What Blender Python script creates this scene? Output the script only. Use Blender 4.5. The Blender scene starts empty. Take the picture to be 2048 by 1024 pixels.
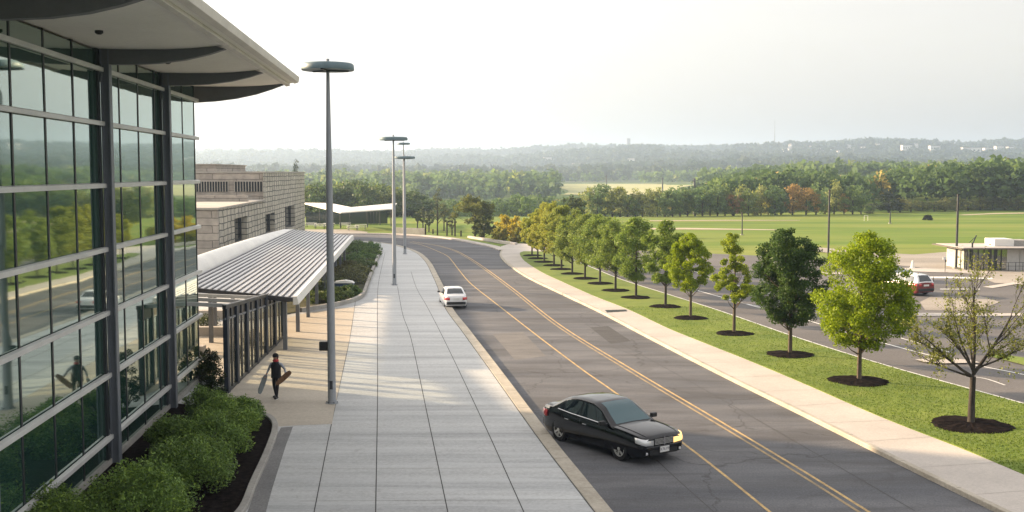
import bpy, bmesh, math, random
import numpy as np
from mathutils import Vector, Matrix
from mathutils import noise as mnoise

R = math.radians
random.seed(7)
S = bpy.context.scene
COL = S.collection

# ------------------------------------------------------------------ camera and layout helpers
CAM_H, FPX, HORIZON = 9.3, 2200.0, 345.0
PITCH = math.atan((512 - HORIZON) / FPX)
CP, SP = math.cos(PITCH), math.sin(PITCH)

def ray(px, py):
    a = (px - 1024) / FPX
    b = (512 - py) / FPX
    # forward (0,CP,-SP), up (0,SP,CP)
    return Vector((a, CP + b * SP, -SP + b * CP))

def G(px, py, z=0.0):
    """survey of the photograph: where its pixel meets the level z"""
    d = ray(px, py)
    t = (z - CAM_H) / d.z
    return Vector((d.x * t, d.y * t, z))

def AT(px, py, Y):
    d = ray(px, py)
    t = Y / d.y
    return Vector((d.x * t, Y, CAM_H + d.z * t))

cam_d = bpy.data.cameras.new("camera")
cam = bpy.data.objects.new("camera", cam_d)
COL.objects.link(cam)
cam.location = (0, 0, CAM_H)
cam.rotation_euler = (math.pi / 2 - PITCH, 0, 0)
cam_d.sensor_width = 36
cam_d.lens = 36 * FPX / 2048
cam_d.clip_start = 0.1
cam_d.clip_end = 30000
S.camera = cam

# ------------------------------------------------------------------ object helpers
def tag(o, label=None, cat=None, group=None, kind=None):
    if label: o['label'] = label
    if cat: o['category'] = cat
    if group: o['group'] = group
    if kind: o['kind'] = kind
    return o

def thing(name, label, cat, loc=(0, 0, 0), rz=0.0, group=None):
    o = bpy.data.objects.new(name, None)
    COL.objects.link(o)
    o.empty_display_size = 0.3
    o.location = loc
    o.rotation_euler = (0, 0, rz)
    return tag(o, label, cat, group)

def link_mesh(name, me, m, parent=None):
    o = bpy.data.objects.new(name, me)
    COL.objects.link(o)
    if m is not None:
        for x in (m if isinstance(m, (list, tuple)) else [m]):
            me.materials.append(x)
    if parent is not None:
        o.parent = parent
    return o

class MB:
    """collects simple shapes into one mesh"""
    def __init__(self, off=(0, 0, 0)):
        self.v, self.f, self.mi = [], [], []
        self.off = Vector(off)
        self.cur = 0
    def add(self, vs, fs):
        n = len(self.v)
        self.v += [tuple(Vector(p) - self.off) for p in vs]
        self.f += [tuple(n + i for i in f) for f in fs]
        self.mi += [self.cur] * len(fs)
        return self
    def box(self, c, s, rz=0.0, rx=0.0, ry=0.0):
        hx, hy, hz = s[0] / 2, s[1] / 2, s[2] / 2
        M = Matrix.Rotation(rz, 3, 'Z') @ Matrix.Rotation(ry, 3, 'Y') @ Matrix.Rotation(rx, 3, 'X')
        vs = [Vector(c) + M @ Vector((x, y, z)) for z in (-hz, hz) for x, y in ((-hx, -hy), (hx, -hy), (hx, hy), (-hx, hy))]
        return self.add(vs, [(3, 2, 1, 0), (4, 5, 6, 7), (0, 1, 5, 4), (1, 2, 6, 5), (2, 3, 7, 6), (3, 0, 4, 7)])
    def bar(self, a, b, w, h=None, up=(0, 0, 1)):
        """rectangular bar from a to b: w sideways, h along up"""
        h = h or w
        a, b = Vector(a), Vector(b)
        d = (b - a).normalized()
        s = d.cross(Vector(up))
        if s.length < 1e-5: s = d.cross(Vector((0, 1, 0)))
        s.normalize()
        u = s.cross(d)
        vs = []
        for p in (a, b):
            for x, y in ((-1, -1), (1, -1), (1, 1), (-1, 1)):
                vs.append(p + s * (x * w / 2) + u * (y * h / 2))
        return self.add(vs, [(0, 3, 2, 1), (4, 5, 6, 7), (0, 1, 5, 4), (1, 2, 6, 5), (2, 3, 7, 6), (3, 0, 4, 7)])
    def tube(self, pts, rs, n=8, cap=True):
        pts = [Vector(p) for p in pts]
        if not isinstance(rs, (list, tuple)): rs = [rs] * len(pts)
        vs, fs = [], []
        prev = None
        for i, p in enumerate(pts):
            d = (pts[min(i + 1, len(pts) - 1)] - pts[max(i - 1, 0)]).normalized()
            if prev is None:
                s = d.cross(Vector((0, 1, 0)) if abs(d.y) < .9 else Vector((1, 0, 0))).normalized()
            else:
                s = (prev - d * prev.dot(d)).normalized()
            prev = s
            u = d.cross(s)
            for k in range(n):
                a = 2 * math.pi * k / n
                vs.append(p + (s * math.cos(a) + u * math.sin(a)) * rs[i])
        for i in range(len(pts) - 1):
            for k in range(n):
                k2 = (k + 1) % n
                fs.append((i * n + k, i * n + k2, (i + 1) * n + k2, (i + 1) * n + k))
        if cap:
            fs.append(tuple(reversed(range(n))))
            fs.append(tuple((len(pts) - 1) * n + k for k in range(n)))
        return self.add(vs, fs)
    def lathe(self, c, prof, n=24, axis='Z', cap=True):
        """profile of (r, h) round an axis through c"""
        vs, fs = [], []
        c = Vector(c)
        for r, h in prof:
            for k in range(n):
                a = 2 * math.pi * k / n
                p = (r * math.cos(a), r * math.sin(a), h)
                if axis == 'Y': p = (p[0], p[2], p[1])
                if axis == 'X': p = (p[2], p[0], p[1])
                vs.append(c + Vector(p))
        for i in range(len(prof) - 1):
            for k in range(n):
                k2 = (k + 1) % n
                fs.append((i * n + k, i * n + k2, (i + 1) * n + k2, (i + 1) * n + k))
        if cap and prof[0][0] > 1e-4: fs.append(tuple(reversed(range(n))))
        if cap and prof[-1][0] > 1e-4: fs.append(tuple((len(prof) - 1) * n + k for k in range(n)))
        return self.add(vs, fs)
    def prism(self, poly, z0, z1):
        n = len(poly)
        vs = [(p[0], p[1], z0) for p in poly] + [(p[0], p[1], z1) for p in poly]
        fs = [tuple(reversed(range(n))), tuple(range(n, 2 * n))]
        fs += [(i, (i + 1) % n, n + (i + 1) % n, n + i) for i in range(n)]
        return self.add(vs, fs)
    def extrude(self, prof, vec):
        """closed 3D outline pushed along vec"""
        n = len(prof)
        vec = Vector(vec)
        vs = [Vector(p) for p in prof] + [Vector(p) + vec for p in prof]
        fs = [tuple(reversed(range(n))), tuple(range(n, 2 * n))]
        fs += [(i, (i + 1) % n, n + (i + 1) % n, n + i) for i in range(n)]
        return self.add(vs, fs)
    def grid(self, rows):
        m = len(rows[0])
        vs = [p for r in rows for p in r]
        fs = [(i * m + j, i * m + j + 1, (i + 1) * m + j + 1, (i + 1) * m + j) for i in range(len(rows) - 1) for j in range(m - 1)]
        return self.add(vs, fs)
    def build(self, name, m, parent=None, smooth=False, bevel=0.0, fix=True):
        me = bpy.data.meshes.new(name)
        me.from_pydata(self.v, [], self.f)
        if fix:
            bm = bmesh.new(); bm.from_mesh(me)
            bmesh.ops.recalc_face_normals(bm, faces=bm.faces)
            bm.to_mesh(me); bm.free()
        me.polygons.foreach_set('material_index', self.mi)
        o = link_mesh(name, me, m, parent)
        if bevel:
            b = o.modifiers.new('bevel', 'BEVEL'); b.width = bevel; b.segments = 2; b.limit_method = 'ANGLE'; b.angle_limit = R(40)
        if smooth:
            me.polygons.foreach_set('use_smooth', [True] * len(me.polygons))
            try: me.set_sharp_from_angle(angle=R(42))
            except Exception: pass
        me.update()
        return o

def kids(o): return [c for c in bpy.data.objects if c.parent == o]

def copy_tree(o, loc=None, rz=None, label=None, scale=None, kid_map=None):
    c = o.copy(); COL.objects.link(c)
    if loc is not None: c.location = loc
    if rz is not None: c.rotation_euler = (0, 0, rz)
    if scale is not None: c.scale = scale
    if label: c['label'] = label
    for ch in (kid_map[o.name] if kid_map else kids(o)):
        d = ch.copy(); COL.objects.link(d); d.parent = c
        for g in (kid_map.get(ch.name, []) if kid_map else kids(ch)):
            e = g.copy(); COL.objects.link(e); e.parent = d
    return c

def catmull(pts, n=8, closed=False):
    P = [Vector(p) for p in pts]
    out = []
    N = len(P)
    for i in range(N if closed else N - 1):
        p0 = P[(i - 1) % N] if closed or i > 0 else P[0] * 2 - P[1]
        p1, p2 = P[i], P[(i + 1) % N]
        p3 = P[(i + 2) % N] if closed or i + 2 < N else P[-1] * 2 - P[-2]
        for k in range(n):
            t = k / n
            out.append(0.5 * ((2 * p1) + (p2 - p0) * t + (2 * p0 - 5 * p1 + 4 * p2 - p3) * t * t + (3 * p1 - p0 - 3 * p2 + p3) * t ** 3))
    if not closed: out.append(P[-1])
    return out

def offset(pts, d):
    out = []
    for i, p in enumerate(pts):
        t = (pts[min(i + 1, len(pts) - 1)] - pts[max(i - 1, 0)])
        t.z = 0
        t.normalize()
        out.append(p + Vector((t.y, -t.x, 0)) * d)
    return out

def ribbon(mb, pts, w, z):
    a, b = offset(pts, -w / 2), offset(pts, w / 2)
    return mb.grid([[Vector((p.x, p.y, z)), Vector((q.x, q.y, z))] for p, q in zip(a, b)])

def kerb_run(mb, pts, d0, d1, z0, z1):
    """kerb of rectangular section between offsets d0, d1 of a line"""
    a, b = offset(pts, d0), offset(pts, d1)
    rows = []
    ch = 0.02
    for p, q in zip(a, b):
        s = (q - p).normalized() * ch
        rows.append([(p.x, p.y, z0), (p.x, p.y, z1 - ch), (p.x + s.x, p.y + s.y, z1), (q.x - s.x, q.y - s.y, z1), (q.x, q.y, z1 - ch), (q.x, q.y, z0)])
    return mb.grid(rows)

def pxline(pts, z=0.0, n=8):
    return catmull([G(x, y, z) for x, y in pts], n)

# ------------------------------------------------------------------ materials
def new_mat(name):
    m = bpy.data.materials.new(name); m.use_nodes = True
    return m, m.node_tree.nodes, m.node_tree.links, m.node_tree.nodes['Principled BSDF']

def plain(name, c, rough=0.5, metal=0.0, spec=0.5, coat=0.0, ior=None):
    m, N, L, b = new_mat(name)
    b.inputs['Base Color'].default_value = (*c, 1)
    b.inputs['Roughness'].default_value = rough
    b.inputs['Metallic'].default_value = metal
    b.inputs['Specular IOR Level'].default_value = spec
    b.inputs['Coat Weight'].default_value = coat
    b.inputs['Coat Roughness'].default_value = 0.03
    if ior: b.inputs['IOR'].default_value = ior
    return m

def coords(N, L, world, stretch, rot=0.0):
    if world:
        src = N.new('ShaderNodeNewGeometry').outputs['Position']
    else:
        src = N.new('ShaderNodeTexCoord').outputs['Object']
    mp = N.new('ShaderNodeMapping')
    mp.inputs['Scale'].default_value = stretch
    mp.inputs['Rotation'].default_value = (0, 0, rot)
    L.new(src, mp.inputs['Vector'])
    return mp.outputs['Vector']

def ramp(N, L, fac, stops):
    r = N.new('ShaderNodeValToRGB')
    el = r.color_ramp.elements
    while len(el) < len(stops): el.new(0.5)
    for e, (p, c) in zip(el, stops):
        e.position = p
        e.color = (*c, 1) if len(c) == 3 else c
    L.new(fac, r.inputs['Fac'])
    return r.outputs['Color']

def noise_tex(N, L, vec, scale, detail=4.0, rough=0.55, dist=0.0):
    t = N.new('ShaderNodeTexNoise')
    t.inputs['Scale'].default_value = scale
    t.inputs['Detail'].default_value = detail
    t.inputs['Roughness'].default_value = rough
    t.inputs['Distortion'].default_value = dist
    L.new(vec, t.inputs['Vector'])
    return t.outputs['Fac']

def mixc(N, L, fac, a, b, mode='MIX'):
    x = N.new('ShaderNodeMix'); x.data_type = 'RGBA'; x.blend_type = mode
    for sock, val in ((0, fac), (6, a), (7, b)):
        if isinstance(val, (int, float)): x.inputs[sock].default_value = val
        elif isinstance(val, tuple): x.inputs[sock].default_value = (*val, 1)
        else: L.new(val, x.inputs[sock])
    return x.outputs[2]

def bump(N, L, b, h, strength, dist=0.02):
    n = N.new('ShaderNodeBump')
    n.inputs['Strength'].default_value = strength
    n.inputs['Distance'].default_value = dist
    L.new(h, n.inputs['Height'])
    L.new(n.outputs['Normal'], b.inputs['Normal'])

def speckle(name, c1, c2, big=0.15, fine=14.0, stretch=(1, 1, 1), rough=0.85, fine_amt=0.35, bumpy=0.25, world=True, rot=0.0, lo=0.35, hi=0.65, detail=5.0, extra=None, stains=None, spec=None, cracks=None):
    """large blotches between two colours, with a fine grain on top"""
    m, N, L, b = new_mat(name)
    v = coords(N, L, world, stretch, rot)
    v1 = coords(N, L, world, (1, 1, 1))
    col = ramp(N, L, noise_tex(N, L, v, big, detail, 0.6), [(lo, c1), (hi, c2)])
    g = noise_tex(N, L, v1, fine, 3.0, 0.7)
    gr = ramp(N, L, g, [(0.25, (1 - fine_amt,) * 3), (0.75, (1 + fine_amt * 0.6,) * 3)])
    col = mixc(N, L, 1.0, col, gr, 'MULTIPLY')
    if extra:
        sc, st, amt, dark = extra
        w = noise_tex(N, L, coords(N, L, world, st, rot), sc, 6.0, 0.65, 0.6)
        e = ramp(N, L, w, [(0.44, (0, 0, 0)), (0.66, (amt, amt, amt))])
        col = mixc(N, L, e, col, dark)
    if cracks:
        vo = N.new('ShaderNodeTexVoronoi'); vo.feature = 'DISTANCE_TO_EDGE'; vo.inputs['Scale'].default_value = cracks[0]
        dn = N.new('ShaderNodeTexNoise'); dn.inputs['Scale'].default_value = .8; dn.inputs['Detail'].default_value = 5
        L.new(v1, dn.inputs['Vector'])
        ad = N.new('ShaderNodeVectorMath'); ad.operation = 'MULTIPLY_ADD'; ad.inputs[1].default_value = (1.6, 1.6, 0)
        L.new(dn.outputs['Color'], ad.inputs[0]); L.new(v1, ad.inputs[2]); L.new(ad.outputs[0], vo.inputs['Vector'])
        ce = ramp(N, L, vo.outputs['Distance'], [(0.0, (cracks[1],) * 3), (cracks[2], (0, 0, 0))])
        col = mixc(N, L, ce, col, (.03, .029, .029))
    if stains:
        w2 = noise_tex(N, L, v1, stains[0], 7.0, 0.7, 1.2)
        e2 = ramp(N, L, w2, [(0.56, (0, 0, 0)), (0.72, (stains[1],) * 3)])
        col = mixc(N, L, e2, col, stains[2])
    L.new(col, b.inputs['Base Color'])
    b.inputs['Roughness'].default_value = rough
    b.inputs['Specular IOR Level'].default_value = 0.3
    if spec is not None: b.inputs['Specular IOR Level'].default_value = spec
    if bumpy: bump(N, L, b, g, bumpy, 0.01)
    return m

def leaf_mat(name, spread=0.35, trans=0.4):
    """leaf colour from the object's own colour; each leaf a little different"""
    m, N, L, b = new_mat(name)
    info = N.new('ShaderNodeObjectInfo')
    geo = N.new('ShaderNodeNewGeometry')
    r = ramp(N, L, geo.outputs['Random Per Island'], [(0.0, (1 - spread, 1 - spread, 1 - spread * .6)), (0.6, (1, 1, 1)), (1.0, (1 + spread * 1.2, 1 + spread * .75, 1 - spread * .2))])
    col = mixc(N, L, 1.0, info.outputs['Color'], r, 'MULTIPLY')
    L.new(col, b.inputs['Base Color'])
    b.inputs['Roughness'].default_value = 0.55
    b.inputs['Specular IOR Level'].default_value = 0.25
    t = N.new('ShaderNodeBsdfTranslucent'); L.new(col, t.inputs['Color'])
    mx = N.new('ShaderNodeMixShader'); mx.inputs[0].default_value = trans
    L.new(b.outputs[0], mx.inputs[1]); L.new(t.outputs[0], mx.inputs[2])
    L.new(mx.outputs[0], N['Material Output'].inputs['Surface'])
    return m

def wood_leaf_mat(name, stops):
    """foliage of a whole wood: each tree has its own species colour"""
    m, N, L, b = new_mat(name)
    a = N.new('ShaderNodeAttribute'); a.attribute_name = 'species'
    geo = N.new('ShaderNodeNewGeometry')
    col = ramp(N, L, a.outputs['Fac'], stops)
    r = ramp(N, L, geo.outputs['Random Per Island'], [(0, (.7, .7, .75)), (1, (1.25, 1.2, 1.0))])
    col = mixc(N, L, 1.0, col, r, 'MULTIPLY')
    L.new(col, b.inputs['Base Color'])
    b.inputs['Roughness'].default_value = 0.7
    b.inputs['Specular IOR Level'].default_value = 0.15
    t = N.new('ShaderNodeBsdfTranslucent'); L.new(col, t.inputs['Color'])
    mx = N.new('ShaderNodeMixShader'); mx.inputs[0].default_value = 0.42
    L.new(b.outputs[0], mx.inputs[1]); L.new(t.outputs[0], mx.inputs[2])
    L.new(mx.outputs[0], N['Material Output'].inputs['Surface'])
    return m

M = {}
M['plaza'] = speckle('plaza concrete', (.37, .38, .385), (.505, .515, .51), 0.5, 9, (0.13, 1.6, 1), 0.75, .22, .12, extra=(0.9, (.16, 2.6, 1), .6, (.545, .56, .56)), stains=(1.7, .45, (.27, .265, .255)))
M['walk'] = speckle('pavement concrete', (.43, .395, .36), (.51, .47, .425), 0.35, 12, (1, 1, 1), 0.85, .15, .15)
M['kerb'] = speckle('kerb concrete', (.36, .325, .265), (.47, .43, .36), 0.8, 10, (1, 1, 1), 0.85, .22, .2)
M['grey_kerb'] = speckle('grey kerb concrete', (.30, .29, .27), (.40, .385, .355), 0.9, 10, (1, 1, 1), 0.85, .2, .2)
M['joint'] = plain('dark joint line', (.05, .048, .045), .9)  # plain dark colour of the plaza joints
M['faint_joint'] = plain('filled joint', (.22, .215, .20), .9)
M['walk_joint'] = plain('pavement joint', (.30, .27, .24), .9)
M['asphalt'] = speckle('road asphalt', (.088, .092, .104), (.165, .167, .176), 0.30, 16, (.35, 1.3, 1), 0.8, .45, .35, extra=(0.35, (.3, 1.6, 1), .75, (.06, .058, .06)), stains=(.9, .5, (.05, .048, .048)), cracks=(.13, .55, .006))
M['asphalt_far'] = speckle('lot asphalt', (.10, .096, .095), (.16, .152, .148), 0.10, 9, (.4, 1.2, 1), 0.85, .3, .3)
M['patch'] = speckle('strip asphalt', (.17, .17, .172), (.23, .23, .228), 0.5, 16, (1, 1, 1), 0.85, .35, .35)
M['seam'] = plain('tar seam', (.035, .034, .034), .7)
M['yellow'] = speckle('yellow road paint', (.40, .28, .13), (.62, .43, .18), 1.6, 10, rough=.7, fine_amt=.5, bumpy=0)
M['worn_yellow'] = speckle('worn yellow road paint', (.24, .19, .12), (.46, .33, .16), 1.6, 10, rough=.75, fine_amt=.35, bumpy=0)
M['white_paint'] = speckle('white road paint', (.62, .62, .60), (.75, .75, .72), 1.2, 10, rough=.7, fine_amt=.3, bumpy=0)
M['lawn'] = speckle('lawn turf', (.10, .16, .022), (.18, .235, .034), 0.35, 9, (1, 1, 1), 0.9, .28, .4, extra=(0.5, (.5, 1.1, 1), .45, (.19, .23, .05)), stains=(.35, .35, (.20, .19, .07)))
M['mulch'] = speckle('bark mulch', (.006, .005, .005), (.026, .020, .018), 5.0, 22, (1, 1, 1), 1.0, .6, 1.0, spec=.02)
M['tan_paving'] = speckle('worn tan paving', (.26, .235, .20), (.38, .345, .30), 0.1, 6, (.2, 1.5, 1), 0.85, .25, .1)
M['dirt'] = speckle('dirt track', (.38, .33, .22), (.46, .40, .28), 0.05, 3, rough=.95, bumpy=0)
M['steel'] = speckle('painted grey steel', (.29, .31, .335), (.34, .36, .385), .6, 20, rough=.42, fine_amt=.06, bumpy=0, world=False)
M['dark_steel'] = plain('dark steel frame', (.022, .026, .030), .45)
M['column'] = speckle('slate steel column', (.13, .145, .165), (.16, .175, .20), .5, 12, rough=.45, fine_amt=.08, bumpy=0)
M['screen_post'] = plain('dark blue steel post', (.018, .026, .042), .5)
M['alu'] = speckle('brushed aluminium transom', (.50, .50, .49), (.60, .60, .58), .7, 16, rough=.38, fine_amt=.08, bumpy=0)
M['soffit'] = speckle('soffit panel', (.82, .79, .72), (.88, .85, .78), .4, 8, rough=.75, fine_amt=.06, bumpy=0)
M['beam'] = speckle('roof beam paint', (.13, .135, .14), (.16, .165, .17), .6, 10, rough=.6, fine_amt=.08, bumpy=0)
M['fascia'] = speckle('roof edge metal', (.55, .52, .46), (.66, .62, .55), .7, 8, rough=.5, fine_amt=.1, bumpy=0)
M['white_metal'] = speckle('white painted metal', (.70, .69, .66), (.78, .77, .73), .5, 8, rough=.5, fine_amt=.06, bumpy=0)
M['seam_metal'] = speckle('standing seam zinc', (.52, .52, .525), (.64, .64, .64), .25, 5, (3, .3, 1), rough=.5, fine_amt=.1, bumpy=0)
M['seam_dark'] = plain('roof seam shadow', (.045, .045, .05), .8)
M['black'] = plain('black plastic', (.012, .012, .013), .5)
M['rubber'] = plain('tyre rubber', (.014, .014, .015), .8)
M['chrome'] = plain('chrome', (.75, .75, .76), .12, 1.0)
M['alloy'] = plain('alloy wheel', (.62, .62, .60), .35, .35)
M['car_black'] = plain('black car paint', (.003, .0038, .006), .12, 0, .35, .4)
M['car_white'] = plain('white car paint', (.74, .75, .76), .2, 0, .5, 1.0)
M['car_silver'] = plain('silver car paint', (.42, .44, .46), .25, .5, .5, 1.0)
M['car_red'] = plain('red car paint', (.16, .022, .024), .2, 0, .5, 1.0)
M['car_glass'] = plain('car glass', (.012, .02, .024), .03, 0, .9, 0)
M['windshield'] = plain('windscreen glass', (.032, .088, .105), .04, 0, .8, 0)
M['lamp_glass'] = plain('lamp lens', (.72, .73, .74), .12, .35)
M['amber'] = plain('amber lens', (.75, .42, .12), .15)
M['amber'].node_tree.nodes['Principled BSDF'].inputs['Emission Color'].default_value = (1, .62, .22, 1)
M['amber'].node_tree.nodes['Principled BSDF'].inputs['Emission Strength'].default_value = .35
M['tail'] = plain('red tail lamp', (.55, .03, .03), .15, 0, .6, .8)
M['plate'] = plain('number plate', (.68, .68, .66), .5)
M['plate_ink'] = plain('number plate ink', (.10, .10, .14), .6)
M['bark'] = speckle('tree bark', (.075, .058, .042), (.15, .12, .09), 3.0, 14, (1, 1, .25), .95, .4, .6, world=False)
M['dark_bark'] = speckle('dark bark', (.035, .030, .026), (.075, .065, .055), 3.0, 14, (1, 1, .25), .95, .4, .6, world=False)
M['leaf'] = leaf_mat('tree leaf')
M['shrub_leaf'] = leaf_mat('shrub leaf', .4, .25)
WOOD = [(0, (.075, .130, .050)), (.35, (.115, .19, .060)), (.6, (.19, .26, .070)), (.8, (.27, .315, .085)), (.93, (.35, .30, .09)), (1, (.38, .24, .095))]
M['wood_leaf'] = wood_leaf_mat('woodland leaf', WOOD)
M['hill_leaf'] = wood_leaf_mat('hill forest leaf', [(0, (.028, .048, .03)), (.5, (.045, .068, .036)), (.8, (.075, .09, .045)), (1, (.12, .10, .05))])
M['person_skin'] = plain('skin', (.36, .19, .13), .5)
M['shirt'] = speckle('grey blue shirt', (.26, .29, .34), (.36, .39, .45), 6, 40, rough=.9, fine_amt=.15, bumpy=0, world=False)
M['black_cloth'] = plain('black cloth', (.014, .014, .017), .9)
M['dark_cloth'] = plain('dark trousers', (.016, .015, .018), .9)
M['red_cloth'] = plain('red cloth', (.40, .035, .04), .85)
M['board_grey'] = plain('grey board deck', (.20, .23, .24), .6)
M['board_brown'] = speckle('brown board deck', (.15, .085, .05), (.24, .14, .08), 8, 40, (1, .2, 1), rough=.6, fine_amt=.2, bumpy=0, world=False)

def glass_mat():
    m, N, L, b = new_mat('reflective green glass')
    v = coords(N, L, True, (1, 1, 1))
    w = noise_tex(N, L, v, .35, 2.0, .5)
    b.inputs['Base Color'].default_value = (.028, .075, .06, 1)
    b.inputs['Roughness'].default_value = .02
    b.inputs['IOR'].default_value = 1.5
    g = N.new('ShaderNodeBsdfGlossy'); g.inputs['Roughness'].default_value = .035
    g.inputs['Color'].default_value = (.78, .91, .83, 1)
    mx = N.new('ShaderNodeMixShader')
    lw = N.new('ShaderNodeLayerWeight'); lw.inputs['Blend'].default_value = .45
    mp = N.new('ShaderNodeMapRange'); mp.inputs['To Min'].default_value = .34; mp.inputs['To Max'].default_value = .92
    L.new(lw.outputs['Fresnel'], mp.inputs['Value'])
    L.new(mp.outputs[0], mx.inputs[0])
    L.new(b.outputs[0], mx.inputs[1]); L.new(g.outputs[0], mx.inputs[2])
    bp = N.new('ShaderNodeBump'); bp.inputs['Strength'].default_value = .035; bp.inputs['Distance'].default_value = .1
    L.new(w, bp.inputs['Height'])
    L.new(bp.outputs[0], g.inputs['Normal'])
    L.new(mx.outputs[0], N['Material Output'].inputs['Surface'])
    return m
M['glass'] = glass_mat()

def clear_mat(name, tint, gloss=.12):
    m, N, L, b = new_mat(name)
    t = N.new('ShaderNodeBsdfTransparent'); t.inputs['Color'].default_value = (*tint, 1)
    g = N.new('ShaderNodeBsdfGlossy'); g.inputs['Roughness'].default_value = .02
    mx = N.new('ShaderNodeMixShader'); mx.inputs[0].default_value = gloss
    L.new(t.outputs[0], mx.inputs[1]); L.new(g.outputs[0], mx.inputs[2])
    L.new(mx.outputs[0], N['Material Output'].inputs['Surface'])
    return m
M['clear'] = clear_mat('clear screen glass', (.86, .90, .87))
M['kiosk_glass'] = clear_mat('pale kiosk glass', (.62, .68, .66), .3)

def stone_mat(name, bw, rh, mortar, c1, c2, cm, vertical_axis):
    """coursed stone; the wall plane runs along Y (or X) and Z"""
    m, N, L, b = new_mat(name)
    geo = N.new('ShaderNodeNewGeometry')
    sep = N.new('ShaderNodeSeparateXYZ'); L.new(geo.outputs['Position'], sep.inputs[0])
    cmb = N.new('ShaderNodeCombineXYZ')
    sq = N.new('ShaderNodeMath'); sq.operation = 'MULTIPLY'; sq.inputs[1].default_value = .33 if vertical_axis == 'Y' else 1.0
    L.new(sep.outputs['Y' if vertical_axis == 'Y' else 'X'], sq.inputs[0])
    L.new(sq.outputs[0], cmb.inputs['X']); L.new(sep.outputs['Z'], cmb.inputs['Y'])
    wn = N.new('ShaderNodeTexNoise'); wn.inputs['Scale'].default_value = .5; wn.inputs['Detail'].default_value = 4
    L.new(geo.outputs['Position'], wn.inputs['Vector'])
    sc = N.new('ShaderNodeVectorMath'); sc.operation = 'MULTIPLY_ADD'
    sc.inputs[1].default_value = (.40, .25, 0); L.new(wn.outputs['Color'], sc.inputs[0]); L.new(cmb.outputs[0], sc.inputs[2])
    br = N.new('ShaderNodeTexBrick')
    br.offset = .5 if vertical_axis == 'X' else .12
    br.inputs['Scale'].default_value = 1
    br.inputs['Brick Width'].default_value = bw
    br.inputs['Row Height'].default_value = rh
    br.inputs['Mortar Size'].default_value = mortar
    br.inputs['Mortar Smooth'].default_value = .3
    br.inputs['Color1'].default_value = (*c1, 1); br.inputs['Color2'].default_value = (*c2, 1); br.inputs['Mortar'].default_value = (*cm, 1)
    L.new(sc.outputs[0], br.inputs['Vector'])
    n = noise_tex(N, L, geo.outputs['Position'], 1.3, 5)
    col = mixc(N, L, 1.0, br.outputs['Color'], ramp(N, L, n, [(.3, (.72, .72, .72)), (.7, (1.15, 1.13, 1.1))]), 'MULTIPLY')
    L.new(col, b.inputs['Base Color'])
    b.inputs['Roughness'].default_value = .9
    b.inputs['Specular IOR Level'].default_value = .2
    return m
M['stone'] = stone_mat('gridded stone cladding', .66, .56, .055, (.50, .465, .39), (.58, .54, .46), (.14, .138, .128), 'Y')
M['ashlar'] = stone_mat('banded stone courses', 5.0, .62, .035, (.36, .325, .285), (.46, .415, .365), (.17, .155, .14), 'X')
M['stone_cap'] = speckle('stone coping', (.38, .35, .31), (.46, .43, .38), .6, 6, rough=.9, fine_amt=.15)

# ------------------------------------------------------------------ terrain
RIDGE = [(-1400, 300), (-600, 296), (100, 300), (400, 303), (600, 305), (800, 308), (1000, 306), (1100, 301), (1160, 296), (1250, 294), (1350, 296), (1500, 297), (1600, 293), (1750, 286), (1850, 290), (1900, 296), (2048, 292), (2400, 288), (3200, 296)]
FARR = [(-1400, 290), (0, 293), (400, 292), (560, 290), (700, 284), (850, 287), (960, 281), (1080, 280), (1180, 286), (1500, 300), (3200, 300)]
def lerp_tab(tab, x):
    if x <= tab[0][0]: return tab[0][1]
    for (a, ya), (b, yb) in zip(tab, tab[1:]):
        if x <= b:
            t = (x - a) / (b - a); t = t * t * (3 - 2 * t)
            return ya + (yb - ya) * t
    return tab[-1][1]
def sstep(a, b, x):
    t = min(1, max(0, (x - a) / (b - a)))
    return t * t * (3 - 2 * t)

def terrain(X, Y):
    if Y < 215: return 0.0
    u = X / Y
    px = 1024 + u * 2200
    low = 1 - sstep(.10, .30, u)          # the land falls away on the left and centre
    z = -7.0 * low * sstep(220, 380, Y) * (1 - sstep(430, 800, Y)) - 1.8 * low * sstep(430, 800, Y)
    z += 3.0 * (1 - low) * sstep(260, 700, Y)
    D = 2900 + 900 * (1 - sstep(-.02, .12, u))
    hz = 9.3 + (345 - lerp_tab(RIDGE, px)) * D / 2200 - 8
    rise = sstep(1050, D, Y) ** 1.25
    z += hz * rise
    n = mnoise.noise(Vector((X / 420, Y / 420, .3))) * 18 + mnoise.noise(Vector((X / 150, Y / 150, 1.3))) * 5
    z += n * sstep(1100, 2000, Y) * (1 - .75 * sstep(D * .8, D, Y))
    z -= hz * .55 * sstep(D, D + 1800, Y)
    if Y > 5000:
        fz = 9.3 + (345 - lerp_tab(FARR, px)) * 8000 / 2200
        z = z + (fz - z) * sstep(5600, 8000, Y)
    return z

def TP(px, py):
    """first meeting of a line of sight with the terrain"""
    d = ray(px, py)
    Y = 235.0
    while Y < 8500:
        z = CAM_H + d.z * Y / d.y
        X = d.x * Y / d.y
        if z < terrain(X, Y): return Vector((X, Y, terrain(X, Y)))
        Y *= 1.006
    return None

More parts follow.
